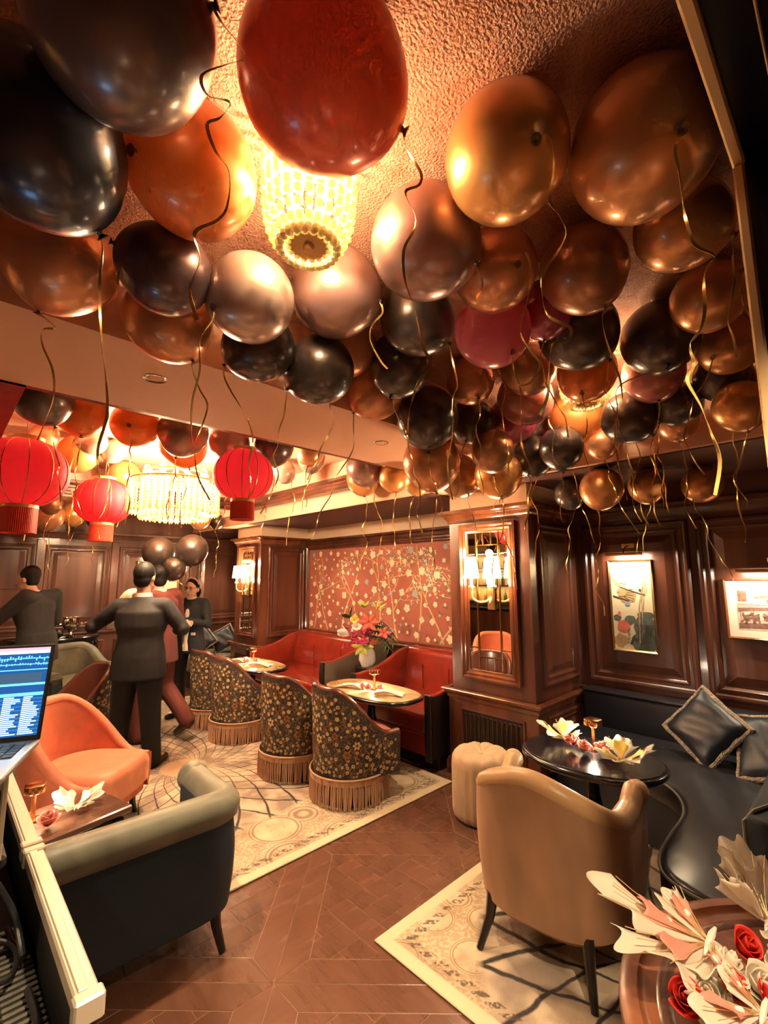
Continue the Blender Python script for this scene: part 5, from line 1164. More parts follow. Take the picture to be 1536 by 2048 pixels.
BALLOONS = [
    ('huge charcoal balloon cut by the top edge at left', 'char', (0.153, 0.844, 2.588), 0.155, (0.68, -0.69, 0.23), RIBBON['A1']),
    ('huge navy-black balloon hanging at the left edge', 'navy', (0.068, 1.13, 2.523), 0.172, (0.73, 0.23, -0.64), RIBBON['A2']),
    ('huge red-copper balloon in front of the beaded ceiling light', 'red', (0.485, 0.685, 2.621), 0.169, (0.82, -0.44, -0.37), RIBBON['A3']),
    ('glossy orange balloon left of the beaded ceiling light', 'orange', (0.39, 1.106, 2.633), 0.157, (-0.86, -0.26, -0.44), RIBBON['A4']),
    ('copper balloon at the left edge just above the salmon beam', 'copper', (0.191, 1.612, 2.563), 0.158, (-0.19, 0.39, -0.9), RIBBON['A5']),
    ('dark plum balloon below the glossy orange balloon', 'plum', (0.406, 1.328, 2.48), 0.125, (-0.99, 0.05, 0.14), RIBBON['A6']),
    ('copper balloon under the plum balloon, over the beam edge', 'copper', (0.514, 1.629, 2.506), 0.149, (0.5, -0.16, -0.85), RIBBON['A7']),
    ('silvery bronze balloon with a bright sheen left of the dusty mauve balloon', 'silver', (0.647, 1.28, 2.476), 0.137, (-0.8, -0.13, -0.58), RIBBON['A8']),
    ('black balloon tucked under the silvery bronze balloon', 'black', (0.795, 1.49, 2.448), 0.129, (-0.67, 0.5, -0.55), None),
    ('dusty mauve balloon directly below the beaded ceiling light', 'mauve', (0.966, 1.257, 2.629), 0.161, (0.49, -0.81, -0.33), RIBBON['A10']),
    ('copper balloon with its knot facing the camera under the mauve balloon', 'copper', (1.208, 1.507, 2.609), 0.144, (-0.5, -0.28, -0.82), None),
    ('black balloon resting against the beam, left of the small copper balloon', 'black', (1.039, 1.444, 2.418), 0.136, (-0.62, 0.57, -0.53), None),
    ('large mauve balloon right of the beaded ceiling light', 'mauve', (0.982, 0.839, 2.6), 0.162, (0.4, -0.75, -0.53), RIBBON['A13']),
    ('large golden balloon with its knot and ribbon facing the camera', 'gold', (0.937, 0.528, 2.639), 0.151, (-0.46, -0.68, -0.57), RIBBON['A14']),
    ('huge bronze balloon beside the gold canopy edge', 'bronze', (1.134, 0.277, 2.624), 0.166, (-0.59, -0.53, -0.61), RIBBON['A15']),
    ('copper balloon squeezed under the large mauve and golden balloons', 'copper', (1.247, 0.76, 2.6), 0.134, (-0.44, -0.77, -0.47), RIBBON['A16']),
    ('brown balloon with a dark knot under the two large golden balloons', 'brown', (1.492, 0.571, 2.629), 0.142, (0.24, -0.3, -0.92), RIBBON['A17']),
    ('wide bronze balloon peeking out beneath the huge bronze balloon', 'bronze', (1.549, 0.294, 2.659), 0.131, (0.31, -0.82, -0.48), None),
    ('bronze balloon touching the gold upright at the right', 'bronze', (2.04, 0.324, 2.651), 0.13, (-0.55, -0.83, 0.08), None),
    ('bright pink balloon with a dark knot', 'pink', (1.453, 0.908, 2.53), 0.142, (-0.14, -0.59, -0.8), None),
    ('magenta balloon half hidden behind the brown balloon', 'magenta', (1.627, 0.777, 2.633), 0.11, (0.07, 0.12, -0.99), None),
    ('black balloon left of the bright pink balloon', 'black', (1.303, 1.16, 2.625), 0.146, (0.66, -0.47, -0.59), RIBBON['A22']),
    ('black balloon right of the bright pink balloon, above the orange glow', 'black', (1.88, 0.76, 2.63), 0.16, (0.45, -0.51, -0.73), None),
    ('black balloon second from the gold upright, above the dusty rose one', 'black', (2.201, 0.538, 2.632), 0.158, (-0.32, -0.22, -0.92), RIBBON['A24']),
    ('bronze balloon right of the black balloons near the gold upright', 'bronze', (2.404, 0.324, 2.591), 0.125, (-0.77, 0.32, -0.55), None),
    ('black balloon behind the knot-facing copper balloon', 'black', (1.44, 1.383, 2.554), 0.145, (-0.18, 0.24, -0.96), None),
    ('copper balloon sitting on the beam edge left of the egg-shaped black one', 'copper', (1.528, 1.639, 2.519), 0.136, (-0.45, 0.61, -0.65), None),
    ('egg-shaped black balloon hanging point down over the beam', 'black', (1.861, 1.588, 2.457), 0.167, (0.17, 0.12, -0.98), None),
    ('small copper balloon below the bright pink balloon', 'copper', (2.025, 1.416, 2.66), 0.13, (-0.23, -0.49, -0.84), None),
    ('brown balloon right of and below the pink balloon', 'brown', (2.1, 1.108, 2.647), 0.133, (-0.61, 0.78, 0.14), None),
    ('rose balloon left of the glowing orange balloons', 'rose', (2.325, 1.259, 2.6), 0.153, (0.45, -0.55, -0.7), None),
    ('glowing orange balloon above the second crystal light', 'orange', (2.18, 0.851, 2.569), 0.138, (-0.57, -0.05, -0.82), None),
    ('glowing orange balloon hanging point down below the second crystal light', 'orange', (2.803, 1.179, 2.57), 0.165, (0.14, 0.19, -0.97), None),
    ('dusty rose balloon under the black one right of the orange glow', 'rose', (2.469, 0.644, 2.592), 0.142, (-0.12, -0.13, -0.98), None),
    ('black balloon above the gold ones near the right edge', 'black', (2.627, 0.395, 2.545), 0.12, (-0.02, -0.18, -0.98), None),
    ('gold balloon low at the right, in front of the soffit', 'gold', (2.538, 0.328, 2.351), 0.11, (0.01, -0.13, -0.99), None),
    ('gold balloon half hidden by the gold upright', 'gold', (2.79, 0.251, 2.499), 0.11, (0.08, -0.07, -0.99), None),
    ('silvery balloon right of the second crystal light', 'silver', (2.836, 0.868, 2.619), 0.147, (-0.3, -0.18, -0.94), None),
    ('black balloon under the silvery one, right of the orange point', 'black', (2.626, 0.823, 2.443), 0.138, (0.17, -0.68, -0.72), None),
    ('black balloon left of the low gold balloon', 'black', (2.675, 0.591, 2.47), 0.109, (-0.06, 0.76, -0.65), None),
    ('small copper balloon touching the soffit edge', 'copper', (2.872, 0.653, 2.432), 0.103, (-0.15, -0.06, -0.99), None),
    ('tiny copper balloon on the soffit below the orange point', 'copper', (2.871, 1.056, 2.401), 0.097, (0.31, 0.06, -0.95), None),
    ('black balloon behind the egg-shaped black one', 'black', (2.319, 1.614, 2.549), 0.141, (-0.39, 0.07, -0.92), None),
    ('deep magenta balloon in the middle of the far cluster', 'magenta', (2.548, 1.461, 2.581), 0.153, (-0.27, 0.69, -0.67), None),
    ('mauve balloon beside the deep magenta one', 'mauve', (2.833, 1.485, 2.632), 0.146, (0.1, 0.31, -0.95), None),
    ('brown balloon above the gold one in the far cluster', 'brown', (2.265, 1.444, 2.318), 0.122, (0.28, 0.19, -0.94), None),
    ('copper balloon hanging point down below the egg-shaped black one', 'copper', (2.066, 1.737, 2.271), 0.169, (0.19, -0.03, -0.98), None),
    ('black balloon lowest beside the pillar top', 'black', (2.765, 1.452, 2.377), 0.135, (-0.46, 0.04, -0.89), None),
    ('black balloon beside the glowing orange point', 'black', (2.628, 1.202, 2.356), 0.128, (0.23, 0.08, -0.97), None),
    ('gold balloon resting on the pillar top', 'gold', (2.575, 1.605, 2.249), 0.152, (-0.21, -0.25, -0.95), None),
    ('brown balloon between the copper point and the gold pillar balloon', 'brown', (2.584, 1.92, 2.292), 0.148, (-0.06, -0.48, -0.88), None),
    ('silvery mauve balloon just beyond the beam over the flower mural', 'mauve', (2.624, 2.96, 2.538), 0.163, (0.33, -0.06, -0.94), None),
    ('gold balloon just beyond the beam, right of the silvery mauve one', 'gold', (2.749, 2.735, 2.439), 0.131, (-0.06, -0.27, -0.96), None),
    ('gold balloon tucked under the silvery mauve one above the mural', 'gold', (2.82, 3.208, 2.505), 0.156, (-0.08, -0.22, -0.97), None),
    ('gold balloon behind the hanging copper point', 'gold', (2.655, 2.372, 2.331), 0.109, (-0.21, 0.07, -0.97), None),
    ('bronze balloon in the dark soffit next to the pillar', 'bronze', (3.108, 1.167, 2.165), 0.135, (-0.16, 0.13, -0.98), None),
    ('middle bronze balloon of the three above the lotus painting', 'bronze', (3.344, 0.963, 2.184), 0.116, (-0.23, -0.17, -0.96), None),
    ('bronze balloon in the dark soffit above the sepia street scene', 'bronze', (3.5, 0.688, 2.181), 0.119, (-0.43, 0.36, -0.83), None),
    ('small dark balloon in the soffit corner behind the pillar', 'black', (3.267, 1.449, 2.188), 0.112, (0.25, -0.12, -0.96), None),
    ('grey-brown balloon under the beam, farthest left of its row', 'char', (0.349, 3.135, 2.613), 0.158, (0.43, 0.14, -0.89), None),
    ('orange balloon second from the left along the beam', 'orange', (0.574, 3.343, 2.635), 0.155, (0.04, -0.23, -0.97), None),
    ('orange balloon with its knot facing the camera along the beam', 'orange', (0.901, 3.381, 2.633), 0.157, (-0.43, -0.84, -0.33), None),
    ('mauve balloon above the large chandelier', 'mauve', (1.168, 3.228, 2.604), 0.167, (-0.12, 0.32, -0.94), None),
    ('mauve balloon above the right red lantern', 'mauve', (1.561, 3.341, 2.636), 0.154, (-0.21, -0.27, -0.94), None),
    ('dark plum balloon right of the red lantern', 'plum', (1.862, 3.194, 2.633), 0.157, (-0.02, -0.15, -0.99), None),
    ('copper balloon in the pair beyond the beam near its downlight', 'copper', (2.247, 3.25, 2.66), 0.121, (-0.23, -0.11, -0.97), None),
    ('silver balloon in the pair beyond the beam near its downlight', 'silver', (2.391, 3.43, 2.663), 0.127, (-0.04, -0.06, -1.0), None),
    ('silver balloon right of the right red lantern', 'silver', (2.487, 4.071, 2.666), 0.124, (0.6, -0.26, -0.76), None),
    ('orange balloon between the left lantern and the chandelier', 'orange', (0.789, 4.534, 2.634), 0.156, (-0.31, 0.31, -0.9), None),
    ('small copper balloon behind the grey-brown one', 'copper', (0.524, 4.326, 2.692), 0.098, (0.27, 0.16, -0.95), None),
    ('small silvery balloon between two orange balloons', 'silver', (0.822, 4.22, 2.68), 0.11, (-0.99, 0.13, -0.09), None),
    ('amber balloon lit by the left side of the chandelier', 'gold', (1.332, 5.244, 2.637), 0.153, (-0.15, -0.32, -0.93), None),
    ('orange balloon partly hidden by the mauve one above the chandelier', 'orange', (1.283, 3.526, 2.598), 0.172, (0.24, -0.08, -0.97), None),
    ('small mauve balloon left of the chandelier glow', 'mauve', (1.032, 4.474, 2.688), 0.102, (-0.32, 0.01, -0.95), None),
    ('copper balloon far back below the left lantern', 'copper', (0.827, 6.08, 2.264), 0.162, (0.18, 0.21, -0.96), None),
    ('gold balloon far back between the lanterns', 'gold', (1.078, 6.227, 2.309), 0.131, (0.28, -0.01, -0.96), None),
    ('small dark balloon far back right of the chandelier', 'black', (2.694, 6.045, 2.335), 0.105, (-0.12, 0.26, -0.96), None),
    ('copper balloon far back below the chandelier', 'copper', (2.264, 5.562, 2.308), 0.132, (-0.04, -0.08, -1.0), None),
    ('small brown balloon far back behind the left lantern', 'brown', (0.795, 5.68, 2.337), 0.103, (0.09, -0.01, -1.0), None),
    ('small dark balloon far back left of the rear lantern', 'black', (1.407, 6.592, 2.318), 0.122, (-0.28, 0.25, -0.93), None),
]
for i_, (lab, key, c, r, kd, rib) in enumerate(BALLOONS): balloon(lab, key, c, r, kd, rib, i_ + 1, .0062 if c[1] < 2 else .008)
# trio of dark balloons tied behind the woman
for i_, (c, r, lab) in enumerate((((1.72, 5.27, 1.86), .165, 'dark balloon on the left of the trio behind the men'), ((1.99, 5.05, 1.89), .165, 'dark balloon on the right of the trio behind the men'), ((1.83, 5.10, 1.69), .125, 'smaller dark balloon lowest in the trio behind the men'))):
    balloon(lab, 'black', c, r, (.25 * (1 - i_), .1, -1), [tuple(Vector(c) + Vector((.25 * (1 - i_), .1, -1)).normalized() * r * 1.13), (2.0, 5.28, 1.50), (2.02, 5.30, 1.2), (2.05, 5.32, .8)], 90 + i_, .004, 'trio of dark balloons')
# ------------------------------------------------------------------ music desk: flight case, mixer, laptop, cables
fcz = 1.0
t = thing('flight_case', 'black flight case with aluminium edges at the bottom left', 'flight case', (0, 0, 0))
x0, x1, y0, y1 = -.62, .232, .84, 2.02
MB().cbox(x0, x1, y0, y1, .05, .10, .004).build('case_floor', M_BLK, t); MB().cbox(x1 - .014, x1 - .004, y0, y1, .10, fcz - .01, .002).build('side_panel', M_BLK, t)
MB().cbox(x0, x0 + .012, y0, y1, .10, fcz - .01, .002).build('side_panel', M_BLK, t); MB().cbox(x0, x1, y1 - .012, y1, .10, fcz - .01, .002).build('end_panel', M_BLK, t); MB().cbox(x0, x1, y0, y0 + .012, .10, fcz - .30, .002).build('end_panel', M_BLK, t)
for (a, b) in ((y0, 1.362), (1.378, y1)):
    MB().cbox(x1 - .030, x1 + .003, a, b, fcz - .026, fcz, .003).build('edge_rail', M_ALU, t); MB().cbox(x1 - .024, x1 - .010, a + .02, b - .02, fcz, fcz + .003, .001).build('rail_groove', M_ALU, t)
for yy in (y0 + .004, 1.352, 1.388): MB().cbox(x1 - .034, x1 + .006, yy - .012, yy + .012, fcz - .03, fcz + .005, .003).build('corner_cap', M_ALU, t)
MB().cbox(x0, x1, y1 - .03, y1 + .003, fcz - .026, fcz, .003).build('edge_rail', M_ALU, t); MB().cbox(x1 - .02, x1 + .003, y0 - .002, y0 + .024, .10, fcz - .28, .003).build('corner_post', M_ALU, t)
for sx in (x0 + .08, x1 - .1):
    for sy in (y0 + .1, y1 - .1): MB().lathe([(0, -.02), (.024, -.02), (.026, 0), (.024, .02), (0, .02)], 14, Matrix.Translation((sx, sy, .026)) @ Matrix.Rotation(PI / 2, 4, 'X')).build('caster', M_BLK, t)
# ribbed foam lining along the inner side
# gear in the case
g = thing('rack_unit', 'silver-railed black rack unit with ribbed vent inside the flight case', 'rack unit', (0, 0, 0))
MB().cbox(-.55, .150, .86, 1.98, .10, .862, .006).build('chassis', M_BLK, g); MB().cbox(.150, .214, .86, 1.98, .60, .845, .004).build('vent_tray', M_BLK, g)
for xx in (.062, .104): MB().cbox(xx, xx + .034, .87, 1.26, .862, .880, .003).build('metal_rail', M_ALU, g)
MB().cbox(.097, .101, .87, 1.26, .862, .884, .001).build('brass_strip', M_GOLD, g)
src = None
for k in range(30):
    if src is None: src = MB().cbox(.152, .212, 0, .008, .845, .856, .003).build('vent_rib', mat('grey_vent_plastic', (.10, .09, .07), .5), g); o = src
    else: o = share(src, g)
    o.location = (0, .87 + .0165 * k, 0)
for k in range(4):
    for j in range(3): MB().lathe([(0, .862), (.014, .862), (.012, .884), (0, .884)], 12, Matrix.Translation((-.02 - .07 * j, .92 + .10 * k, 0))).build('knob', M_SILVER, g)
mx = thing('dj_mixer', 'black mixer standing on the flight case under the laptop', 'mixer', (0, 0, 0))
MB().cbox(-.50, .165, 1.30, 1.99, 1.001, 1.03, .008).build('mixer_body', M_BLK, mx); MB().cbox(-.38, .13, 1.33, 1.75, 1.03, 1.205, .006).build('riser', M_BLKW, mx)
for xx in (.115, .145): MB().cbox(xx, xx + .010, 1.30, 1.315, 1.02, 1.20, .002).build('riser_bar', M_ALU, mx)
for k in range(4): MB().lathe([(0, 1.03), (.015, 1.03), (.013, 1.05), (0, 1.05)], 12, Matrix.Translation((.148, 1.36 + .08 * k, 0))).build('knob', M_SILVER, mx)
for k, (P, r) in enumerate((([(.02, .88, .872), (.08, .93, .93), (.14, .98, .90), (.19, 1.03, .865), (.19, 1.12, .87)], .006), ([(-.1, .92, .90), (.03, 1.05, .95), (.09, 1.15, .98), (.10, 1.24, .95), (.06, 1.28, .90)], .007), ([(.04, 1.0, .89), (.10, 1.10, .91), (.17, 1.16, .88), (.18, 1.25, .88), (.12, 1.27, .90), (.05, 1.2, .90)], .005), ([(.15, 1.28, .99), (.18, 1.26, .93), (.19, 1.2, .88), (.18, 1.32, .875)], .006))):
    o = MB().tube(spline(P, 8), r, 8).build('cable', mat('black_rubber_cable', (.018, .018, .020), .4)); tag(o, ['thick black cable looping nearest the camera in the flight case', 'black cable rising to the mixer under the laptop', 'coiled black cable lying on the rack unit', 'black cable dropping from the mixer onto the ribbed vent'][k], 'cable', 'cables in the flight case')
# laptop
ang = math.atan2(-.217, -.089)         # from hinge towards the user
lp = thing('laptop', 'silver laptop showing a blue music mixing screen at the left edge', 'laptop', (.218, 1.402, 1.208), ang)   # local +x to the user, +y to the laptop's... (hinge right corner at 0)
W, Dp = .34, .235
MB().cbox(0, Dp, -W, 0, 0, .014, .004, 2).build('base', M_SCR, lp); MB().cbox(.025, .125, -W + .02, -.02, .0138, .0148, .001).build('keyboard_well', M_BLK, lp)
src = None
for r_ in range(5):
    for c_ in range(14):
        if src is None: src = MB().cbox(0, .0155, 0, .0185, 0, .002, .0008).build('key', mat('black_key', (.02, .02, .022), .5), lp); o = src
        else: o = share(src, lp)
        o.location = (.030 + .0188 * r_, -W + .026 + .0213 * c_, .0146)
MB().cbox(.14, .215, -W * .68, -W * .32, .0136, .0145, .0008).build('trackpad', mat('trackpad_grey', (.5, .49, .48), .3, metal=.6), lp)
lid = MB().cbox(-.006, .0, -W, 0, 0, .222, .003).build('screen_lid', M_BLK, lp); lid.location = (.002, 0, .012); lid.rotation_euler = (0, -math.radians(16), 0)
def scr(name, col, st): return mat(name, (0, 0, 0), .3, emit=col, estr=st * .36)
def rects(nm, rs, m, z):
    b = MB()
    for a, c, d, e in rs: b.add([(z, -W + .008 + a * (W - .016), .012 + d * .202), (z, -W + .008 + c * (W - .016), .012 + d * .202), (z, -W + .008 + c * (W - .016), .012 + e * .202), (z, -W + .008 + a * (W - .016), .012 + e * .202)], [(0, 1, 2, 3)])
    o = b.build(nm, m, lid, smooth=0, fix=False); return o
rects('display', [(0, 1, 0, 1)], scr('screen_navy', (.012, .065, .22), 1.6), .0006)
rects('menu_bar', [(0, 1, .965, 1)], scr('screen_pink', (.75, .35, .42), 1.6), .0009); rects('title_bar', [(0, 1, .93, .965)], scr('screen_white', (.75, .85, 1.), 2.2), .0009)
rd = R_(2); M_CY = scr('screen_cyan', (.10, .52, .85), 2.6)
stuff(rects('waveform', [(0, 1, .868, .876), (0, 1, .80, .808), (0, 1, .735, .745), (0, 1, .56, .585), (0, 1, .44, .475)] + [(k / 60, k / 60 + .008, .872 - rd.uniform(.0, .035), .872 + rd.uniform(0, .035)) for k in range(60)] + [(k / 60, k / 60 + .008, .804 - rd.uniform(.0, .02), .804 + rd.uniform(0, .02)) for k in range(60)], M_CY, .0012))
rects('mixer_pane', [(.03, .97, .59, .70)], scr('screen_slate', (.05, .10, .16), 1.2), .0011)
stuff(rects('track_list', [(c, c + rd.uniform(.04, .11), .02 + .021 * k, .032 + .021 * k) for k in range(20) for c in (.02, .14, .28, .40, .52, .64, .76, .88)], scr('screen_text', (.45, .78, 1.), 2.4), .0014))
stuff(rects('list_rows', [(0, 1, .02 + .042 * k, .036 + .042 * k) for k in range(10)], scr('screen_row', (.02, .13, .38), 1.6), .0010))
l = D.lights.new('screen_glow', 'AREA'); l.shape = 'RECTANGLE'; l.size = .3; l.size_y = .18; l.energy = .22; l.color = (.35, .6, 1.0)
o = D.objects.new('screen_glow', l); COL.objects.link(o); o.parent = lid; o.location = (.01, -W / 2, .115); o.rotation_euler = (0, math.radians(-90), 0)
# ------------------------------------------------------------------ people
def remesh(name, fill, m, parent, voxel=.010, smooth=4, sub=None):
    """union of overlapping closed volumes turned into one continuous skin"""
    me = D.meshes.new(name); me.from_pydata(fill.v, [], fill.f); bm = bmesh.new(); bm.from_mesh(me); bmesh.ops.recalc_face_normals(bm, faces=bm.faces); bm.to_mesh(me); bm.free()
    o = D.objects.new(name, me); COL.objects.link(o); r = o.modifiers.new('r', 'REMESH'); r.mode = 'VOXEL'; r.voxel_size = voxel
    if smooth: s = o.modifiers.new('s', 'SMOOTH'); s.iterations = smooth; s.factor = .5
    dg = bpy.context.evaluated_depsgraph_get(); dg.update(); me2 = D.meshes.new_from_object(o.evaluated_get(dg)); D.objects.remove(o)
    me2.name = name; me2.materials.clear(); me2.materials.append(m); me2.shade_smooth(); q = D.objects.new(name, me2); COL.objects.link(q); q.parent = parent; return q
def cap(b, pts, rs, seg=12):
    for p, r in zip(pts, rs): b.ball(p, r, seg, 8)
    b.tube(pts, rs, seg)
def loft(b, secs, seg=20):
    """closed stack of ellipses (centre x,y,z, half depth, half width)"""
    P = [[(x + dx * math.cos(2 * PI * k / seg), y + wy * math.sin(2 * PI * k / seg), z) for k in range(seg)] for x, y, z, dx, wy in secs]
    o = MB().grid(P, closed_v=True); n = len(secs); o.f += [tuple(range(seg))[::-1], tuple((n - 1) * seg + k for k in range(seg))]; b.add(o.v, o.f)
def hand(b, wrist, fwd, side, s=1.):
    """palm and five unequal bent fingers; side points to the thumb"""
    f = Vector(fwd).normalized(); sd = Vector(side); sd = (sd - f * sd.dot(f)).normalized(); dn = f.cross(sd); w = Vector(wrist)
    cap(b, [w, w + f * .045 * s, w + f * .085 * s], [.026 * s, .032 * s, .030 * s], 10)
    cap(b, [w + f * .05 * s - sd * .02 * s, w + f * .085 * s - sd * .026 * s], [.018 * s, .016 * s], 8); cap(b, [w + f * .05 * s + sd * .02 * s, w + f * .085 * s + sd * .026 * s], [.018 * s, .016 * s], 8)
    for k, (o, l) in enumerate(((.030, .070), (.010, .080), (-.010, .075), (-.029, .058))):
        p = w + f * .088 * s + sd * o * s; c = dn * .012 * (1 + k * .2) * s; cap(b, [p, p + f * l * .45 * s + c * .4, p + f * l * .75 * s + c * 1.4, p + f * l * .95 * s + c * 2.4], [.010 * s, .0095 * s, .009 * s, .0075 * s], 8)
    p = w + f * .03 * s + sd * .028 * s; cap(b, [p, p + f * .03 * s + sd * .022 * s, p + f * .058 * s + sd * .026 * s + dn * .008 * s], [.013 * s, .011 * s, .009 * s], 8)
def person(label, loc, rz, J, mats, stout=1., skirtless=True, long_hem=.72, hair='short', sc=1.):
    t = thing('person', label, 'person', loc, rz); t.scale = (sc, sc, sc)
    mskin, mjack, mtrou = mats
    hd = Vector(J['head']); nk = Vector(J['neck']); look = Vector(J.get('look', (1, 0, 0))).normalized(); lt = Vector((0, 0, 1)).cross(look).normalized()
    MH = Matrix((look, lt, Vector((0, 0, 1)))).transposed().to_4x4(); MH.translation = hd
    b = MB()
    # head with jaw, nose, ears
    b.ball((0, 0, .02), .088, 18, 12, (1.08, .88, 1.18), MH); b.ball((.02, 0, -.055), .066, 14, 10, (1., .86, .95), MH); b.ball((.055, 0, -.085), .030, 12, 8, (1, 1.1, .8), MH)
    b.tube([MH @ Vector((.088, 0, .02)), MH @ Vector((.108, 0, -.022)), MH @ Vector((.09, 0, -.032))], [.010, .016, .010], 8)
    for s in (-1, 1): b.ball((-.005, s * .080, -.01), .024, 10, 8, (.7, .4, 1.2), MH); b.ball((.078, s * .030, .022), .018, 8, 6, (.6, 1, .55), MH)
    b.ball((.088, 0, -.060), .022, 10, 6, (.5, 1.1, .45), MH)
    cap(b, [nk + Vector((0, 0, -.06)), nk, hd + Vector((-.01, 0, -.05))], [.062, .055, .056], 12)
    H = J['hip']; C_ = J['chest']
    def torso(b, g):
        loft(b, [(H[0], H[1], H[2] - .10, .10 * stout + g, .150 * stout + g), (H[0], H[1], H[2], .118 * stout + g, .168 * stout + g), (H[0] * .6 + C_[0] * .4, H[1] * .6 + C_[1] * .4, H[2] + .16, .108 * stout + g, .150 * stout + g), (C_[0], C_[1], C_[2] - .05, .122 * stout + g, .175 * stout + g), (C_[0], C_[1], C_[2] + .07, .112 * stout + g, .180 * stout + g), (C_[0] * .6 + nk.x * .4, C_[1] * .6 + nk.y * .4, C_[2] + .15, .08 + g, .125 + g), (nk.x, nk.y, nk.z - .01, .055 + g, .065 + g)])
    torso(b, -.015)
    for k in ('l', 'r'):
        sh, el, wr_, hn, hp, kn, an = [Vector(J[k + n]) for n in ('sh', 'el', 'wr', 'hd', 'hp', 'kn', 'an')]
        cap(b, [sh, sh * .5 + el * .5, el, el * .5 + wr_ * .5, wr_], [.052, .047, .040, .036, .026]); hand(b, wr_, hn - wr_, J.get(k + 'th', (0, 0, 1)))
        cap(b, [hp, hp * .5 + kn * .5, kn, kn * .45 + an * .55, an], [.078, .068, .054, .050, .036]); cap(b, [an, an + Vector((J.get(k + 'ft', (1, 0, 0)))) * .13 + Vector((0, 0, -.035))], [.036, .028])
    remesh('body', b, mskin, t, .0085, 3)
    # jacket
    b = MB(); torso(b, .016)
    loft(b, [(H[0] - .01, H[1], long_hem, .128 * stout + .02, .178 * stout + .03), (H[0], H[1], H[2], .124 * stout + .02, .172 * stout + .022), (H[0], H[1], H[2] + .1, .115 * stout + .015, .16 * stout + .015)])
    for k in ('l', 'r'):
        sh, el, wr_ = [Vector(J[k + n]) for n in ('sh', 'el', 'wr')]; cap(b, [sh, sh * .5 + el * .5, el, el * .5 + wr_ * .5, wr_ * .92 + el * .08], [.074, .068, .060, .054, .045]); cap(b, [Vector((C_[0], C_[1], C_[2] + .10)), sh], [.09, .074])
    remesh('jacket', b, mjack, t, .011, 4)
    b = MB()
    for k in ('l', 'r'):
        hp, kn, an = [Vector(J[k + n]) for n in ('hp', 'kn', 'an')]; cap(b, [hp, hp * .5 + kn * .5, kn, kn * .4 + an * .6, an + Vector((0, 0, -.015))], [.100 * stout, .092 * stout, .080 * stout, .078, .076])
    loft(b, [(H[0], H[1], H[2] - .14, .11 * stout, .155 * stout), (H[0], H[1], H[2] + .02, .118 * stout, .165 * stout)])
    remesh('trousers', b, mtrou, t, .012, 3)
    for k in ('l', 'r'):
        an = Vector(J[k + 'an']); ft = Vector(J.get(k + 'ft', (1, 0, 0))); b = MB(); z0 = an.z - .062; cap(b, [Vector((an.x, an.y, z0 + .012)) - ft * .05, Vector((an.x, an.y, z0 + .02)) + ft * .06, Vector((an.x, an.y, z0 + .008)) + ft * .17], [.040, .042, .034]); cap(b, [an, an + ft * .05 + Vector((0, 0, -.02))], [.045, .04]); remesh('shoe', b, M_BLKW, t, .009, 2)
    # hair
    b = MB(); b.ball((-.018, 0, .042), .092, 18, 12, (1.06, .93, 1.12), MH)
    if hair == 'short': b.ball((-.045, 0, -.02), .074, 14, 10, (.8, 1.0, .95), MH)
    else:
        b.ball((-.05, 0, -.03), .085, 14, 10, (.75, 1.05, 1.1), MH); cap(b, [MH @ Vector((-.08, -.02, -.05)), MH @ Vector((-.09, -.05, -.16)), MH @ Vector((-.06, -.06, -.26))], [.045, .04, .02])
    o = remesh('hair', b, M_HAIR, t, .009, 2)
    if hair == 'short':
        c = MB(); loft(c, [(nk.x, nk.y, nk.z - .012, .066, .074), (nk.x - .004, nk.y, nk.z + .018, .060, .068), (nk.x - .004, nk.y, nk.z + .020, .052, .060)]); c.build('shirt_collar', M_SHIRT, t)
    return t, MH
STAND = dict(head=(.01, 0, 1.575), neck=(0, 0, 1.455), chest=(0, 0, 1.27), hip=(0, 0, .92), lsh=(0, .185, 1.395), rsh=(0, -.185, 1.395), lhp=(0, .09, .90), rhp=(0, -.09, .90), lkn=(.02, .11, .50), rkn=(.02, -.11, .50), lan=(-.02, .12, .082), ran=(-.02, -.12, .082), lft=(.95, .3, 0), rft=(.95, -.3, 0))
def pose(**k): d = dict(STAND); d.update(k); return d
FW = YAW
person('man in a charcoal suit standing with his back to the camera, left hand raised', (1.34, 4.42, .018), FW + .10,
       pose(neck=(0, 0, 1.425), chest=(0, 0, 1.215), lsh=(0, .185, 1.33), rsh=(0, -.185, 1.33), lel=(.0, .40, 1.16), lwr=(.12, .245, 1.365), lhd=(.14, .17, 1.45), lth=(0, -1, .2), rel=(.02, -.34, 1.13), rwr=(.24, -.22, 1.10), rhd=(.33, -.16, 1.12), look=(1, -.15, 0), lkn=(.03, .13, .5), rkn=(.0, -.11, .5), lan=(-.03, .13, .082), ran=(.03, -.14, .082)), (M_SKIN, M_SUIT, M_SUITB), 1.12, long_hem=.73)
person('man in a maroon suit mid-stride behind the charcoal-suited man', (1.68, 5.0, .018), FW + 1.25,
       pose(head=(.05, .02, 1.56), neck=(.02, 0, 1.44), chest=(.01, 0, 1.26), lel=(.16, .27, 1.17), lwr=(.33, .10, 1.32), lhd=(.38, .03, 1.42), lth=(0, -1, 0), rel=(.02, -.30, 1.12), rwr=(.20, -.24, .98), rhd=(.27, -.22, .92), look=(1, .1, -.1), lkn=(.12, .09, .50), lan=(.10, .09, .082), rkn=(-.02, -.1, .50), ran=(-.30, -.12, .20), rft=(.8, -.1, -.5)), (M_SKIN, M_REDS, M_REDS), 1.08, long_hem=.74)
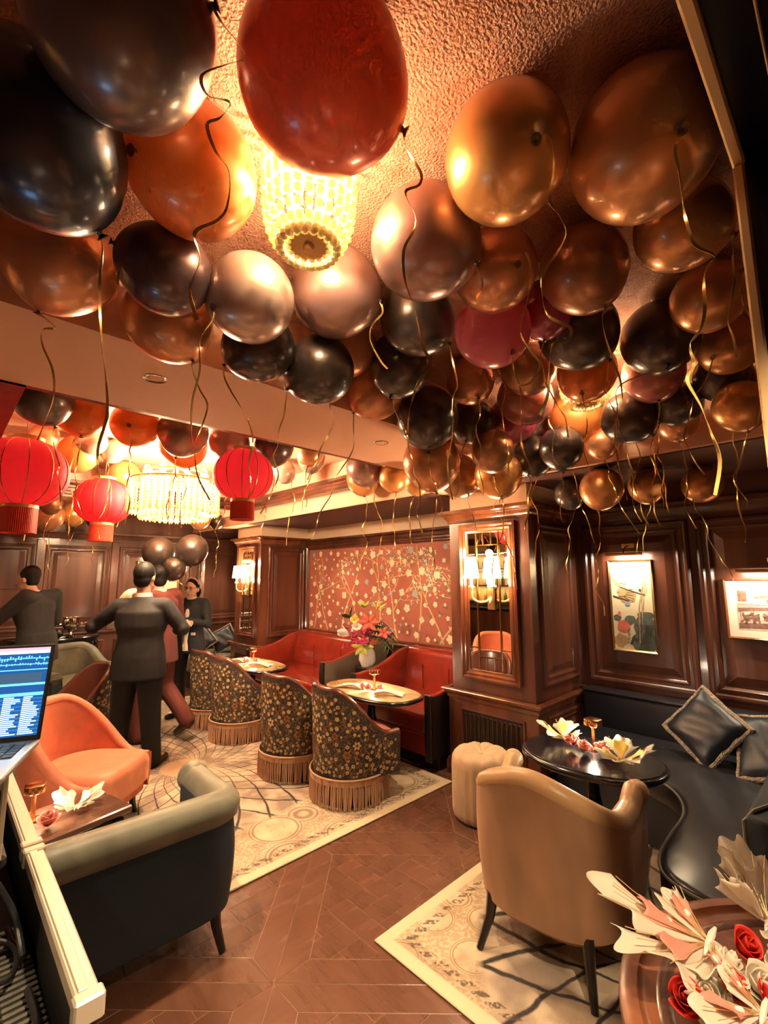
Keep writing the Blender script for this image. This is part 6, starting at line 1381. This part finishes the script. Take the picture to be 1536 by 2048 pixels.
person('man in a dark grey suit leaning away at the left edge', (.82, 5.94, .018), FW + 1.5,
       pose(head=(.16, .0, 1.56), neck=(.10, 0, 1.43), chest=(.06, 0, 1.25), lel=(.22, .28, 1.15), lwr=(.40, .20, 1.08), lhd=(.48, .18, 1.06), rel=(.06, -.30, 1.12), rwr=(.24, -.26, .98), rhd=(.31, -.24, .94), look=(1, .2, -.15)), (M_SKIN, M_GREYS, M_SUITB), 1.1, long_hem=.74)
w, MH = person('woman with glasses and dark jacket standing with folded arms', (2.24, 5.60, .018), FW + PI - .05,
       pose(head=(.015, 0, 1.545), neck=(0, 0, 1.43), chest=(0, 0, 1.25), lsh=(0, .165, 1.365), rsh=(0, -.165, 1.365), lel=(.08, .25, 1.12), lwr=(.20, .02, 1.17), lhd=(.19, -.06, 1.18), lth=(0, 0, 1), rel=(.08, -.25, 1.10), rwr=(.22, -.02, 1.12), rhd=(.22, .06, 1.13), rth=(0, 0, 1), look=(1, -.12, -.05)), (M_SKINP, M_SUIT, M_SUITB), .92, long_hem=.76, hair='long', sc=.93)
b = MB(); loft(b, [(.058, .0, .80, .090, .055), (.054, .0, .95, .085, .050), (.052, 0, 1.10, .078, .042), (.060, 0, 1.24, .076, .050), (.052, 0, 1.33, .062, .060), (.022, 0, 1.40, .056, .062), (.004, 0, 1.445, .060, .062)]); b.build('blouse', M_SHIRT, w, smooth=80)
for s in (-1, 1): MB().tube([MH @ Vector((.098 + .012 * (1 - abs(math.cos(a))) * 0, s * .034 + .026 * math.cos(a), .018 + .020 * math.sin(a))) for a in [2 * PI * k / 14 for k in range(14)]], .0022, 5, closed=True).build('glasses_rim', M_BLK, w); MB().tube([MH @ Vector((.096, s * .06, .022)), MH @ Vector((.0, s * .084, .012))], .002, 5).build('glasses_temple', M_BLK, w); MB().ball(MH @ Vector((.090, s * .032, .02)), .009, 8, 6).build('eye', M_HAIR, w)
MB().tube([MH @ Vector((.1, -.010, .022)), MH @ Vector((.1, .010, .022))], .002, 5).build('glasses_bridge', M_BLK, w); MB().tube([MH @ Vector((.100, -.022, -.060)), MH @ Vector((.104, 0, -.062)), MH @ Vector((.100, .022, -.060))], .005, 6).build('lips', M_LOTUS, w)
MB().cbox(.125, .135, .06, .12, .985, 1.02, .003).build('name_badge', M_SHIRT, w)
MB().tube([MH @ Vector((.03 * math.sin(a) + .01, .092 * math.cos(a), .085 * math.sin(a) * 1.0 + .06)) for a in [PI * k / 12 for k in range(13)]], .010, 6).build('headband', M_SKINP, w)
